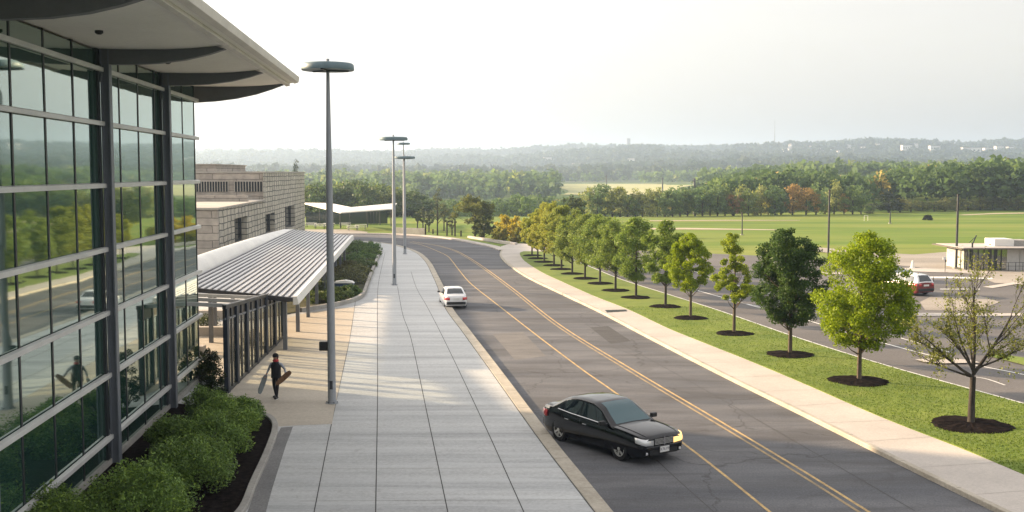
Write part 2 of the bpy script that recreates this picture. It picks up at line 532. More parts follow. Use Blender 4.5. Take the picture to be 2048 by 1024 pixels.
def ground_mat():
    m, N, L, b = new_mat('meadow and hillside')
    geo = N.new('ShaderNodeNewGeometry')
    sep = N.new('ShaderNodeSeparateXYZ'); L.new(geo.outputs['Position'], sep.inputs[0])
    v = coords(N, L, True, (.012, .06, .02))
    n1 = noise_tex(N, L, v, 1.0, 6, .6)
    near = ramp(N, L, n1, [(.28, (.070, .125, .022)), (.45, (.125, .19, .03)), (.6, (.19, .225, .05)), (.75, (.24, .235, .085))])
    v3 = coords(N, L, True, (.05, .5, .1))
    near = mixc(N, L, 1.0, near, ramp(N, L, noise_tex(N, L, v3, 1.0, 4), [(.3, (.82, .84, .8)), (.7, (1.15, 1.12, 1.1))]), 'MULTIPLY')
    v2 = coords(N, L, True, (.0035, .0022, .004))
    n2 = noise_tex(N, L, v2, 1.0, 5, .65)
    far = ramp(N, L, n2, [(.40, (.045, .065, .025)), (.56, (.075, .095, .035)), (.60, (.20, .20, .09)), (.75, (.24, .23, .12))])
    mr = N.new('ShaderNodeMapRange'); mr.inputs['From Min'].default_value = 900; mr.inputs['From Max'].default_value = 1300
    L.new(sep.outputs['Y'], mr.inputs['Value'])
    L.new(mixc(N, L, mr.outputs[0], near, far), b.inputs['Base Color'])
    b.inputs['Roughness'].default_value = .95
    b.inputs['Specular IOR Level'].default_value = .1
    return m

rows = []
Ys = [-60, 0, 40, 80, 120, 160, 190, 215]
y = 225
while y < 9300:
    Ys.append(y); y *= 1.022
for Y in Ys:
    r = []
    for i in range(181):
        u = -1.0 + 2.0 * i / 180
        X = u * (abs(Y) * .78 + 170)
        r.append((X, Y, terrain(X, Y) - .05))
    rows.append(r)
g = MB().grid(rows).build('terrain', ground_mat(), smooth=True)
tag(g, kind='structure')

# ------------------------------------------------------------------ roads and pavements
LK = [(1245, 1045), (1170, 954), (1100, 868), (1000, 737), (940, 660), (905, 615), (888, 574), (876, 550), (864, 528), (851, 513), (836, 503), (812, 494.5), (786, 488), (742, 483), (706, 481.5), (640, 481)]
RK = [(2070, 1053), (2010, 1024), (1800, 922), (1600, 823), (1440, 745), (1300, 674), (1200, 622), (1119, 584), (1058, 555), (1026, 535), (1007, 520), (999.5, 509), (1002, 500)]
FK = [(1002, 499.5), (985, 493), (965, 488.5), (930, 481.5), (894, 475.5), (855, 471.5), (815, 469), (770, 467), (700, 466.5), (640, 466.5)]
ZP = .14
lk = pxline(LK, ZP)
rk = pxline(RK, ZP)
fk = pxline(FK, ZP)
# extend towards and behind the camera
def extend(pts, d):
    t = (pts[0] - pts[3]).normalized()
    return [pts[0] + t * (d * k / 12) for k in range(12, 0, -1)] + pts
lk, rk = extend(lk, 34), extend(rk, 40)

road = MB()
poly = lk + list(reversed(fk)) + list(reversed(rk))
road.add([(p.x, p.y, .0) for p in poly], [tuple(range(len(poly)))])
tag(road.build('road', M['asphalt']), kind='structure')

# plaza on the left of the road
pl = [p for p in offset(lk, -.50)]
plaza_poly = [Vector((-46, pl[0].y, 0))] + pl + [Vector((-46, pl[-1].y + 1, 0))]
tag(MB().prism(plaza_poly, -.06, ZP - .004).build('plaza', M['plaza']), kind='structure')
kb = MB(); kerb_run(kb, lk, -.50, 0, -.05, ZP + .012)
tag(kb.build('kerb', M['kerb']), kind='structure')
# right hand pavement and its kerb
WL = [(2140, 985), (2048, 949), (1923, 897), (1757, 832), (1600, 764), (1490, 718), (1394, 680), (1333, 655), (1257, 619), (1186, 591), (1128, 565), (1084, 544.5), (1052, 524), (1042, 513), (1040, 506), (1048, 502.5)]
wl = extend(pxline(WL, ZP), 40)
sw_poly = offset(rk, .2) + [G(1002, 492.5, ZP), G(1020, 487.5, ZP), G(1045, 487, ZP), G(1140, 495, ZP)] + [G(1130, 507, ZP)] + list(reversed(wl))
tag(MB().prism(sw_poly, -.06, ZP - .002).build('pavement', M['walk']), kind='structure')
kb = MB(); kerb_run(kb, rk, 0, .2, -.05, ZP + .012)
tag(kb.build('kerb', M['kerb']), kind='structure')
# kerb and verge at the far side of the bend
kb = MB(); kerb_run(kb, fk, -.2, .9, -.05, ZP)
tag(kb.build('kerb', M['walk']), kind='structure')

# lawn strip between the two roads
LR = [(2160, 841), (2047, 806), (1780, 732), (1600, 676), (1440, 621), (1333, 587), (1245, 559), (1181, 533), (1134, 514), (1118, 507.5), (1085, 503), (1048, 502.5)]
lr = extend(pxline(LR, ZP), 45)
lawn_poly = wl[:-1] + list(reversed(offset(lr, -.16)))
tag(MB().prism(lawn_poly, -.06, ZP + .02).build('lawn', M['lawn']), kind='structure')
kb = MB(); kerb_run(kb, lr, -.16, .0, -.05, ZP + .012)
tag(kb.build('kerb', M['white_paint']), kind='structure')
# grass blades along the lawn (nobody could count them)
def blades(poly_pts, n, h, name, colour, z, region):
    rng = np.random.default_rng(5)
    out_v = []
    from mathutils.geometry import intersect_point_tri_2d, tessellate_polygon
    tris = tessellate_polygon([[Vector((p.x, p.y, 0)) for p in poly_pts]])
    T = np.array([[[poly_pts[i].x, poly_pts[i].y] for i in t] for t in tris])
    a = np.abs(np.cross(T[:, 1] - T[:, 0], T[:, 2] - T[:, 0])) / 2
    cy = T[:, :, 1].mean(1)
    a = a / np.maximum(cy, 20) ** 1.5
    idx = rng.choice(len(T), n, p=a / a.sum())
    r1, r2 = np.sqrt(rng.random(n)), rng.random(n)
    P = T[idx, 0] * (1 - r1)[:, None] + T[idx, 1] * (r1 * (1 - r2))[:, None] + T[idx, 2] * (r1 * r2)[:, None]
    keep = (P[:, 1] > region[0]) & (P[:, 1] < region[1])
    P = P[keep]; n = len(P)
    ang = rng.random(n) * 2 * math.pi
    hh = h * (.5 + rng.random(n))
    w = .012 + .02 * rng.random(n)
    lean = (rng.random((n, 2)) - .5) * h * 1.2
    V = np.zeros((n, 3, 3))
    dx, dy = np.cos(ang) * w, np.sin(ang) * w
    V[:, 0] = np.stack([P[:, 0] - dx, P[:, 1] - dy, np.full(n, z)], 1)
    V[:, 1] = np.stack([P[:, 0] + dx, P[:, 1] + dy, np.full(n, z)], 1)
    V[:, 2] = np.stack([P[:, 0] + lean[:, 0], P[:, 1] + lean[:, 1], z + hh], 1)
    me = bpy.data.meshes.new(name)
    me.vertices.add(n * 3); me.vertices.foreach_set('co', V.reshape(-1))
    me.loops.add(n * 3); me.loops.foreach_set('vertex_index', np.arange(n * 3, dtype=np.int32))
    me.polygons.add(n); me.polygons.foreach_set('loop_start', np.arange(0, n * 3, 3, dtype=np.int32))
    me.update(calc_edges=True)
    o = link_mesh(name, me, M['leaf'])
    o.color = (*colour, 1)
    return tag(o, 'short mown grass growing on the strip between the two roads', 'grass', kind='stuff')
blades(lawn_poly, 150000, .035, 'grass', (.135, .205, .030), ZP + .02, (24, 75))

# markings
yl = pxline([(1545, 1028), (1440, 943), (1362, 883), (1229, 784), (1166, 740), (1082, 677), (988, 604), (941, 566.5), (918, 540), (905, 523), (894, 511.5), (871, 500.5), (845, 490.5), (819, 484.5)], .004)
yd1 = pxline([(1745, 1028), (1600, 938), (1439.6, 842), (1266.6, 740), (1119, 649), (1026, 577), (960, 529), (918, 504), (890, 494.5), (871, 490), (847, 486.5), (825, 483)], .004)
mk = MB(); ribbon(mk, extend(yl, 20), .095, .005); ribbon(mk, extend(yd1, 20), .10, .005)
tag(mk.build('road_marking', M['yellow']), kind='structure')
mk = MB(); ribbon(mk, offset(extend(yd1, 20), -.27), .10, .005)
tag(mk.build('road_marking', M['worn_yellow']), kind='structure')
# tar seams in the road
sm = MB()
for pts in ([(1313, 920), (1358, 962), (1440, 1035)], [(1170, 648), (1338, 740), (1440, 797), (1640, 912), (1830, 1022)], [(1215, 690), (1290, 716), (1365, 713), (1402, 716)], [(1040, 640), (1140, 652), (1190, 650)], [(930, 690), (1010, 748)], [(905, 560), (1000, 566), (1080, 575)], [(1100, 612), (1175, 648)]):
    ribbon(sm, pxline(pts, 0, 4), .035, .004)
tag(sm.build('tar_seams', M['seam']), kind='structure')
for k, (pts, c1, c2) in enumerate(((((985, 668), (1046, 664), (1092, 712), (1030, 720)), (.125, .122, .12), (.19, .182, .176)), (((1180, 655), (1216, 652), (1262, 682), (1222, 688)), (.06, .06, .063), (.09, .09, .092)))):
    sheet_pts = [G(x, y, 0) for x, y in pts]
    tag(MB().add([(p.x, p.y, .003) for p in sheet_pts], [(0, 1, 2, 3)]).build('road_patch', speckle('asphalt repair', c1, c2, .8, 16, (.5, 1.2, 1), .85, .4, .35)), kind='structure')
# plaza joints
jl = MB()
for pts in ([(625, 1040), (668, 823), (699, 679), (711, 602)], [(751, 1040), (755, 800), (755, 680), (755, 600), (758, 560), (770, 505)], [(899, 1040), (858, 845), (822, 677), (805, 627), (795, 573)], [(1055, 1040), (960, 830), (887, 677), (854, 613), (833, 576), (822, 543)]):
    ribbon(jl, extend(pxline(pts, ZP, 6), 14), .03, ZP)
tag(jl.build('plaza_joints', M['joint']), kind='structure')
jl = MB()
for yy in (1000, 936, 868, 813, 765, 716, 672, 640, 612, 590, 566, 545):
    x1 = lerp_tab([(545, 868), (612, 890), (660, 928), (737, 988), (868, 1086), (954, 1156), (1024, 1215)], yy)
    x0 = 600 if yy > 830 else (560 if yy > 690 else 720)
    p, q = G(x0, yy + 2, ZP), G(x1, yy - 1, ZP)
    ribbon(jl, [p, (p + q) / 2, q], .02, ZP - .001)
tag(jl.build('plaza_cross_joints', M['faint_joint']), kind='structure')
jl = MB()
ribbon(jl, offset(lk, -.515), .035, ZP + .001)
for line, a_, b_ in ((lk, -.5, 0.0), (rk, 0.0, .2)):
    acc = 0
    for i in range(1, len(line)):
        acc += (line[i] - line[i - 1]).length
        if acc > 3.0 and line[i].y > 20:
            acc = 0
            p, q = offset(line, a_ + .02)[i], offset(line, b_ - .02)[i]
            ribbon(jl, [p, (p + q) / 2, q], .022, ZP + .016)
tag(jl.build('kerb_joints', M['seam']), kind='structure')
jl = MB()
acc, prev = 0, rk[0]
o2 = offset(rk, .2)
for i in range(1, len(rk)):
    acc += (rk[i] - rk[i - 1]).length
    if acc > 2.6 and rk[i].y > 20:
        acc = 0
        a = o2[i]
        b = min(wl, key=lambda p: (p - a).length)
        if (b - a).length < 5: ribbon(jl, [a, (a + b) / 2, b], .025, ZP + .002)
tag(jl.build('pavement_joints', M['walk_joint']), kind='structure')

# drain cover plate at the pavement edge
dp = [G(1210, 620.5, ZP), G(1251, 619.5, ZP), G(1254, 622.5, ZP), G(1214, 625, ZP)]
t = MB().prism(dp, ZP, ZP + .02).build('drain_cover', M['dark_steel'])
tag(t, 'dark flat drain cover set in the edge of the right pavement', 'drain cover')

# right hand road, parking lot and far paving
lot = [p for p in lr] + [G(1170, 494, 0), G(1250, 500, 0), G(1400, 506, 0), G(1560, 513, 0), G(1700, 519, 0), G(1790, 522, 0), G(1960, 545, 0), G(2300, 560, 0), G(2700, 640, 0), G(3000, 800, 0), Vector((70, lr[0].y, 0))]
tag(MB().add([(p.x, p.y, -.012) for p in lot], [tuple(range(len(lot)))]).build('parking_lot', M['asphalt_far']), kind='structure')
def sheet(name, px, z, m, zz=0.0):
    P = [G(x, y, zz) for x, y in px]
    return tag(MB().add([(p.x, p.y, z) for p in P], [tuple(range(len(P)))]).build(name, m), kind='structure')
sheet('far_paving', [(1786, 516), (1830, 509), (1905, 503), (2200, 505), (2500, 560), (2048, 570), (1990, 566), (1945, 549), (1880, 540), (1790, 530)], .012, M['tan_paving'])
sheet('far_road', [(1628, 494), (1690, 499), (1790, 507), (1830, 509), (1786, 516), (1700, 511), (1628, 502)], .004, M['tan_paving'])
sheet('field_path', [(1300, 456), (1370, 455.5), (1480, 457.5), (1560, 459), (1560, 460.2), (1480, 459.6), (1370, 458.8), (1300, 459)], .0, M['dirt'])
sheet('field_path', [(1300, 440.5), (1450, 439.7), (1600, 440), (1600, 440.8), (1450, 441.2), (1300, 442)], .0, M['dirt'])
sheet('field_path', [(1915, 429.5), (1990, 426), (2300, 421), (2300, 423), (1990, 428), (1930, 430.3)], .0, M['dirt'])
# pale walks across the lot
sheet('lot_walk', [(1800, 536), (1850, 536.5), (1960, 541), (1985, 545), (1960, 547), (1850, 544), (1796, 542)], .02, M['walk'])
sheet('lot_walk', [(1796, 553.5), (1900, 553.5), (1985, 556), (1985, 558.5), (1900, 557), (1796, 557)], .02, M['white_paint'])
sheet('lot_walk', [(1880, 577.5), (1960, 577.5), (1960, 579), (1880, 579)], .006, M['white_paint'])
sheet('lot_walk', [(1835, 626), (1950, 627.5), (2150, 626), (2150, 630.5), (1950, 633), (1815, 632)], .02, M['walk'])
sheet('lot_paving', [(1860, 594), (1960, 592), (2000, 604), (1950, 622), (1850, 620), (1840, 604)], .004, M['tan_paving'])
sheet('lot_walk', [(1965, 574), (2048, 562), (2048, 566), (1985, 576.5)], .02, M['walk'])
sheet('traffic_island', [(1830, 720.5), (1880, 717), (1945, 722), (1960, 727), (1890, 728.5), (1850, 726)], .05, M['walk'])
sheet('verge', [(1975, 712), (2048, 731), (2200, 772), (2200, 752), (2048, 716), (2000, 709)], .03, M['lawn'])
sheet('verge', [(1560, 515), (1640, 508), (1700, 514), (1780, 523), (1790, 531), (1700, 526), (1640, 521)], .004, M['lawn'])
sheet('lot_walk', [(1560, 538), (1630, 543), (1690, 546), (1690, 549), (1630, 547), (1560, 542)], .02, M['walk'])
mk = MB()
for pts, w in (([(1395, 581), (1500, 610), (1618, 641.5), (1716, 671.6), (1875, 714), (2048, 749), (2160, 775)], .14), ([(1470, 603), (1530, 615)], .12), ([(1775, 668), (1850, 690), (1905, 706)], .1), ([(1930, 752), (1970, 757), (2010, 770)], .1), ([(1360, 533), (1490, 575), (1600, 600), (1780, 655)], .1)):
    ribbon(mk, pxline(pts, 0, 5), w, .0)
tag(mk.build('road_marking', M['white_paint']), kind='structure')

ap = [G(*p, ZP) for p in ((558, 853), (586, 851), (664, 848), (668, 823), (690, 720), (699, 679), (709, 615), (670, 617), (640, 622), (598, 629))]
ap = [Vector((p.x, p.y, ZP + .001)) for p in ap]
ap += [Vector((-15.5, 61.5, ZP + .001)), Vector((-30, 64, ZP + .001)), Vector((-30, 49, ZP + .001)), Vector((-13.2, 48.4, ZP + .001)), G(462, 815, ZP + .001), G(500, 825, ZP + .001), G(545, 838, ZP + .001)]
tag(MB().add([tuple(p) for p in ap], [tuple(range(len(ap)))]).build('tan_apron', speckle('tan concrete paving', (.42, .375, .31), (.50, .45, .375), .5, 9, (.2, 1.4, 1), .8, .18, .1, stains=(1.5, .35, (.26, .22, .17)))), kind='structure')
# planting bed in front of the glass building
BK = [(430, 1060), (475, 1024), (500, 968), (526, 912), (543, 866), (541, 846), (525, 834), (498, 828), (462, 818)]
bk = pxline(BK, ZP)
bed = bk + [Vector((-13.4, 43.0, 0)), Vector((-12.7, 34, 0)), Vector((-12.0, 27, 0))]
tag(MB().prism(bed, 0, ZP + .05).build('planting_bed', M['mulch']), kind='structure')
kb = MB(); kerb_run(kb, bk, 0.0, .22, 0, ZP + .13)
tag(kb.build('kerb', M['grey_kerb']), kind='structure')
asp = offset(bk[:30], .23) 
asp = [G(x, y, ZP) for x, y in ((488, 1045), (512, 975), (540, 912), (556, 866), (562, 855), (586, 853), (572, 890), (545, 975), (526, 1045))]
tag(MB().prism(asp, 0, ZP + .001).build('asphalt_strip', M['patch']), kind='structure')
# planting bed beside the walkway canopy
B2 = [(598, 624), (640, 617), (671, 612), (707, 602), (724, 590), (733, 567), (746, 534), (758, 504), (754, 496), (737, 490), (707, 487.5)]
b2 = pxline(B2, ZP)
bed2 = b2 + [Vector((-24, 130, 0)), Vector((-21, 100, 0)), Vector((-17, 66, 0))]
tag(MB().prism(bed2, 0, ZP + .06).build('planting_bed', speckle('bed soil', (.030, .035, .016), (.075, .075, .03), .5, 8, bumpy=.6)), kind='structure')
kb = MB(); kerb_run(kb, b2, 0, .25, 0, ZP + .28)
tag(kb.build('kerb', M['grey_kerb']), kind='structure')

# ------------------------------------------------------------------ foliage builders
def leaf_mesh(name, P, size, seed=0, aspect=.6, up=.35, attr=None, jitter=.45):
    """one small bent-free quad per point, scattered every way"""
    rng = np.random.default_rng(seed)
    n = len(P)
    nrm = rng.normal(size=(n, 3)); nrm[:, 2] += up * 2
    nrm /= np.linalg.norm(nrm, axis=1)[:, None]
    t = rng.normal(size=(n, 3))
    t -= nrm * (t * nrm).sum(1)[:, None]
    t /= np.linalg.norm(t, axis=1)[:, None]
    b = np.cross(nrm, t)
    s = np.asarray(size) * (1 - jitter + 2 * jitter * rng.random(n))
    s = s[:, None]
    V = np.zeros((n, 4, 3), dtype=np.float32)
    V[:, 0] = P - t * s * .5
    V[:, 1] = P + b * s * aspect * .5 + nrm * s * .08
    V[:, 2] = P + t * s * .5
    V[:, 3] = P - b * s * aspect * .5 + nrm * s * .08
    me = bpy.data.meshes.new(name)
    me.vertices.add(n * 4); me.vertices.foreach_set('co', V.reshape(-1))
    me.loops.add(n * 4); me.loops.foreach_set('vertex_index', np.arange(n * 4, dtype=np.int32))
    me.polygons.add(n); me.polygons.foreach_set('loop_start', np.arange(0, n * 4, 4, dtype=np.int32))
    me.update(calc_edges=True)
    if attr is not None:
        a = me.attributes.new('species', 'FLOAT', 'FACE')
        a.data.foreach_set('value', np.asarray(attr, dtype=np.float32))
    return me

def prof(p, t):
    for (a, ra), (b, rb) in zip(p, p[1:]):
        if t <= b: return ra + (rb - ra) * (t - a) / (b - a)
    return p[-1][1]

EGG = [(0, .35), (.12, .75), (.35, 1.0), (.6, .84), (.8, .66), (.93, .42), (1, .12)]
ROUND = [(0, .30), (.12, .70), (.4, 1.0), (.65, .95), (.85, .62), (.95, .34), (1, .12)]
UPRIGHT = [(0, .40), (.15, .85), (.45, 1.0), (.7, .82), (.88, .5), (1, .12)]
SPIRE = [(0, .5), (.15, .95), (.32, 1.0), (.5, .66), (.65, .45), (.85, .34), (1, .15)]

def crown_points(seed, H0, H1, R, profile, n_clump, n_leaf, clump, shell=.5):
    rng = np.random.default_rng(seed)
    cs, out = [], []
    ph = rng.random(4) * 6.28
    tries = 0
    while len(cs) < n_clump and tries < 60000:
        tries += 1
        t = rng.random()
        r = prof(profile, t)
        if rng.random() > r: continue
        a = rng.random() * 6.283
        lob = 1 + .13 * math.sin(3 * a + ph[0] + 4 * t) + .10 * math.sin(5 * a + ph[1] - 6 * t)
        q = shell + (1 - shell) * math.sqrt(rng.random()) if rng.random() < .8 else rng.random() * shell
        rr = R * r * lob * q
        p = np.array([rr * math.cos(a), rr * math.sin(a), H0 + (H1 - H0) * t])
        cs.append((p, clump * (.65 + .7 * rng.random()), q))
    per = max(1, n_leaf // len(cs))
    for p, c, q in cs:
        k = int(per * (c / clump) ** 1.3)
        d = rng.normal(size=(k, 3))
        d /= np.linalg.norm(d, axis=1)[:, None]
        d *= (rng.random(k) ** .45)[:, None] * c
        d[:, 2] *= .78
        out.append(p + d)
    return np.concatenate(out), cs

def branches(mb, cs, H0, H1, trunk_top, r0, lean=(0, 0), k=22, seed=0):
    rng = random.Random(seed)
    pick = [c for c in cs]
    rng.shuffle(pick)
    for p, c, q in pick[:k]:
        z0 = min(trunk_top * .98, max(H0 * .72, p[2] - (H1 - H0) * .28))
        f = z0 / trunk_top
        st = Vector((lean[0] * f, lean[1] * f, z0))
        en = Vector(p)
        mid = st.lerp(en, .5) + Vector((0, 0, -.08 * (en - st).length))
        r = r0 * (1 - .7 * f) * .45
        mb.tube([st, mid, en], [r, r * .6, r * .2], 5, cap=False)

def make_tree(name, label, cat, base, H, H0, R, profile, colour, seed, n_leaf=7000, leaf=.15, n_clump=70, clump=None, trunk_r=.09, group=None, bark='bark', shell=.5, lean=(0, 0), offs=(0, 0)):
    t = thing(name, label, cat, base, 0, group)
    P, cs = crown_points(seed, H0, H, R, profile, n_clump, n_leaf, clump or R * .24, shell)
    if offs != (0, 0):
        k = np.clip((P[:, 2] - H0) / (H - H0), 0, 1)
        P[:, 0] += offs[0] * k; P[:, 1] += offs[1] * k
    c = link_mesh('crown', leaf_mesh('crown', P, leaf, seed), M['leaf'], t)
    c.color = (*colour, 1)
    mb = MB()
    top = H0 + (H - H0) * .72
    mb.tube([(0, 0, -.05), (0, 0, .12), (lean[0] * .3, lean[1] * .3, top * .35), (lean[0], lean[1], top)], [trunk_r * 1.5, trunk_r * 1.1, trunk_r * .9, trunk_r * .2], 8)
    branches(mb, cs, H0, H, top, trunk_r, lean, 26, seed)
    mb.build('trunk', M[bark], t, smooth=True, fix=False)
    return t

def mulch_ring(base, r, label, seed):
    rng = random.Random(seed)
    n = 44
    vs, fs = [(0, 0, .13)], []
    rad = [r * (1 + .05 * math.sin(3 * a + seed) + rng.uniform(-.035, .035)) for a in [k * 2 * math.pi / n for k in range(n)]]
    for f, z in ((.35, .11), (.72, .075), (.93, .04), (1.0, .0)):
        for k in range(n):
            a = k * 2 * math.pi / n
            vs.append((rad[k] * f * math.cos(a), rad[k] * f * math.sin(a), z + (rng.uniform(-.018, .018) if z else 0)))
    for k in range(n): fs.append((0, 1 + k, 1 + (k + 1) % n))
    for j in range(3):
        for k in range(n):
            fs.append((1 + j * n + k, 1 + (j + 1) * n + k, 1 + (j + 1) * n + (k + 1) % n, 1 + j * n + (k + 1) % n))
    o = MB().add(vs, fs).build('mulch_ring', M['mulch'], fix=True)
    o.location = base
    return tag(o, label, 'mulch', 'mulch rings round the street trees')

# ------------------------------------------------------------------ the row of street trees
ZL = ZP + .02
def zpx(py, Y):
    return AT(1024, py, Y).z
ROW = [ # x, y base, top y, crown bottom y, left, right, profile, colour, words
    (1718, 762, 470, 690, 1642, 1824, EGG, (0.245, 0.342, 0.012), 'broad lime green street tree, the largest bright crown in the row'),
    (1580, 709, 458, 645, 1500, 1640, ROUND, (.062, .118, .026), 'dense dark green street tree between two lime green ones'),
    (1468, 667, 463, 600, 1416, 1502, SPIRE, (0.258, 0.337, 0.025), 'thin yellow-green street tree with a narrow open top'),
    (1381, 636, 470, 580, 1334, 1420, EGG, (0.249, 0.342, 0.012), 'small rounded lime green street tree next to the tall olive ones'),
    (1331, 613, 437, 560, 1292, 1368, UPRIGHT, (0.177, 0.263, 0.039), 'olive green street tree just behind the small rounded lime one'),
    (1272, 595, 440, 556, 1230, 1312, EGG, (0.187, 0.276, 0.050), 'olive street tree level with the drain cover in the pavement'),
    (1231, 581, 443, 545, 1180, 1262, EGG, (0.204, 0.288, 0.055), 'olive street tree with a forked trunk at the middle of the row'),
    (1200, 567, 430, 528, 1165, 1240, ROUND, (0.192, 0.276, 0.055), 'olive street tree with a slim dark trunk, half hidden by its neighbours'),
    (1170, 557, 428, 526, 1138, 1208, UPRIGHT, (0.215, 0.288, 0.061), 'grey green street tree in the farther half of the row'),
    (1144.5, 547.5, 422, 520, 1115, 1178, EGG, (0.220, 0.294, 0.061), 'grey green street tree, sixth from the far end of the row'),
    (1123, 538.5, 412, 512, 1098, 1152, EGG, (0.253, 0.312, 0.061), 'slim olive yellow street tree, fifth from the far end of the row'),
    (1108, 531, 404, 506, 1080, 1138, EGG, (0.319, 0.361, 0.055), 'tall yellowish street tree, fourth from the far end of the row'),
    (1088.5, 524, 408, 500, 1064, 1116, EGG, (0.342, 0.367, 0.050), 'yellowish street tree with low limbs, third from the far end'),
    (1075.5, 517, 420, 494, 1056, 1098, UPRIGHT, (0.319, 0.367, 0.050), 'small yellow green street tree, second from the far end of the row'),
    (1064, 511, 425, 488, 1044, 1084, ROUND, (0.342, 0.379, 0.050), 'small yellow green street tree at the far end of the row'),
]
for i, (bx, by, ty, cy, l, r, pf, c, words_) in enumerate(ROW):
    b = G(bx, by, ZL)
    Y = b.y
    H = zpx(ty, Y) - ZL
    H0 = zpx(cy, Y) - ZL
    Rr = (r - l) / 2 / FPX * Y * (1.0 if i < 4 else 1.14)
    off = (((l + r) / 2 - bx) / FPX * Y, 0)
    near = i < 4
    make_tree('street_tree', words_, 'tree', b, H, H0, Rr, pf, c, 20 + i, n_leaf=(44000 if i in (0, 1) else 13000 if i == 2 else 24000 if near else 16000), leaf=(.105 if near else .13), n_clump=(190 if i < 2 else 56 if i == 2 else 120 if near else 95), clump=Rr * (.20 if near else .24), trunk_r=(.10 if i < 2 else .085), group='street trees along the lawn strip', bark='bark' if i in (0, 1, 2, 3) else 'dark_bark', offs=off, shell=.45 if i != 2 else .3)
    mulch_ring(b, (1.30 if i == 0 else 1.2 if i == 1 else 1.08), 'black bark mulch ring under the ' + ' '.join(words_.split(',')[0].replace('street tree', 'tree').split()[:9]), i)

# nearest tree: nearly bare, with a few tufts of leaves
def bare_tree():
    b = G(1942, 850, ZL)
    t = thing('street_tree', 'sparse nearly bare street tree with spreading branches, nearest of the row', 'tree', b, 0, 'street trees along the lawn strip')
    rng = random.Random(11)
    mb = MB(); tips = []
    sc = b.y / FPX
    def limb(p, d, L, r, depth):
        pts, rs = [p], [r]
        q = p.copy(); dd = d.copy()
        n = 4 if depth < 2 else 3
        for k in range(n):
            dd = (dd + Vector((rng.uniform(-.13, .13), rng.uniform(-.13, .13), rng.uniform(-.02, .09)))).normalized()
            q = q + dd * (L / n)
            pts.append(q.copy()); rs.append(r * (1 - .62 * (k + 1) / n))
        mb.tube(pts, rs, 7 if depth == 0 else 5 if depth < 2 else 4, cap=False)
        if depth < 4 and r > .005:
            nb = (6, 6, 5, 3)[depth]
            for k in range(nb):
                f = rng.uniform(.25, 1.0)
                j = min(n - 1, int(f * n))
                st = pts[j].lerp(pts[j + 1], f * n - j)
                ax = Vector((rng.uniform(-1, 1), rng.uniform(-1, 1), rng.uniform(-.15, .55)))
                nd = (dd * 1.0 + ax * .85).normalized()
                limb(st, nd, L * rng.uniform(.34, .58), max(.004, rs[j] * .5), depth + 1)
        if depth >= 1: tips.append((pts[-1], depth)); tips.append((pts[-2], depth))
    fork = Vector((.02, 0, 1.78))
    mb.tube([(0, 0, -.05), (0, 0, .15), (0, 0, .9), fork], [.19, .135, .115, .10], 10)
    for dx, dy, dz, L, r in ((1.0, .2, 1.15, 2.7, .07), (-1.0, .1, .62, 2.1, .06), (.05, .1, 1, 3.1, .062), (-.6, -.3, .75, 1.9, .05), (.75, -.35, .42, 1.6, .045), (-1.0, .25, .28, 1.7, .045), (.15, .5, 1.2, 2.3, .045), (-.35, .2, 1.3, 2.3, .045)):
        limb(fork + Vector((0, 0, rng.uniform(-.06, .25))), Vector((dx, dy, dz)).normalized(), L, r, 0)
    mb.build('trunk', M['dark_bark'], t, smooth=True, fix=False)
    rg = np.random.default_rng(3)
    P = []
    for p, d in tips:
        if rng.random() < .62:
            k = rng.randint(2, 7) if d < 3 else rng.randint(1, 4)
            P.append(np.array(p) + rg.normal(size=(k, 3)) * .085)
    for cx, cz, n in ((.0, 2.95, 240), (-.9, 2.6, 140), (.95, 2.75, 120), (-1.15, 2.05, 80), (.35, 4.2, 120), (.1, 3.5, 110), (1.35, 2.0, 60)):
        P.append(np.array([cx, 0, cz]) + rg.normal(size=(n, 3)) * np.array([.22, .25, .16]))
    P = np.concatenate(P)
    c = link_mesh('crown', leaf_mesh('crown', P, .085, 4), M['leaf'], t)
    c.color = (.19, .22, .04, 1)
    mulch_ring(b, 1.42, 'reddish black bark mulch ring under the nearly bare tree', 40)
bare_tree()

# ------------------------------------------------------------------ shrubs
def make_shrub(name, label, base, r, h, colour, seed, n=5000, leaf=.07, group=None, cat='shrub', sq=(1, 1)):
    rng = np.random.default_rng(seed)
    t = thing(name, label, cat, base, 0, group)
    cs = []
    for k in range(46):
        a = rng.random() * 6.283; e = math.asin(rng.random())
        q = .62 + .26 * rng.random()
        cs.append(np.array([r * q * math.cos(e) * math.cos(a) * sq[0], r * q * math.cos(e) * math.sin(a) * sq[1], h * (.12 + q * .9 * math.sin(e))]))
    P = []
    for c in cs:
        k = n // len(cs)
        d = rng.normal(size=(k, 3)); d /= np.linalg.norm(d, axis=1)[:, None]
        d *= (rng.random(k) ** .4)[:, None] * min(r, h) * (.22 + .14 * rng.random())
        P.append(c + d)
    P = np.concatenate(P); P[:, 2] = np.maximum(P[:, 2], .02)
    f = link_mesh('foliage', leaf_mesh('foliage', P, leaf, seed, aspect=.38, up=.6), M['shrub_leaf'], t)
    f.color = (*colour, 1)
    mb = MB()
    for k in range(12):
        c = cs[k * 3]
        mb.tube([(0, 0, 0), tuple(c * .5 + np.array([0, 0, .1])), tuple(c)], [.03, .02, .008], 5, cap=False)
    mb.build('stem', M['dark_bark'], t, fix=False)
    return t
ZB = ZP + .05
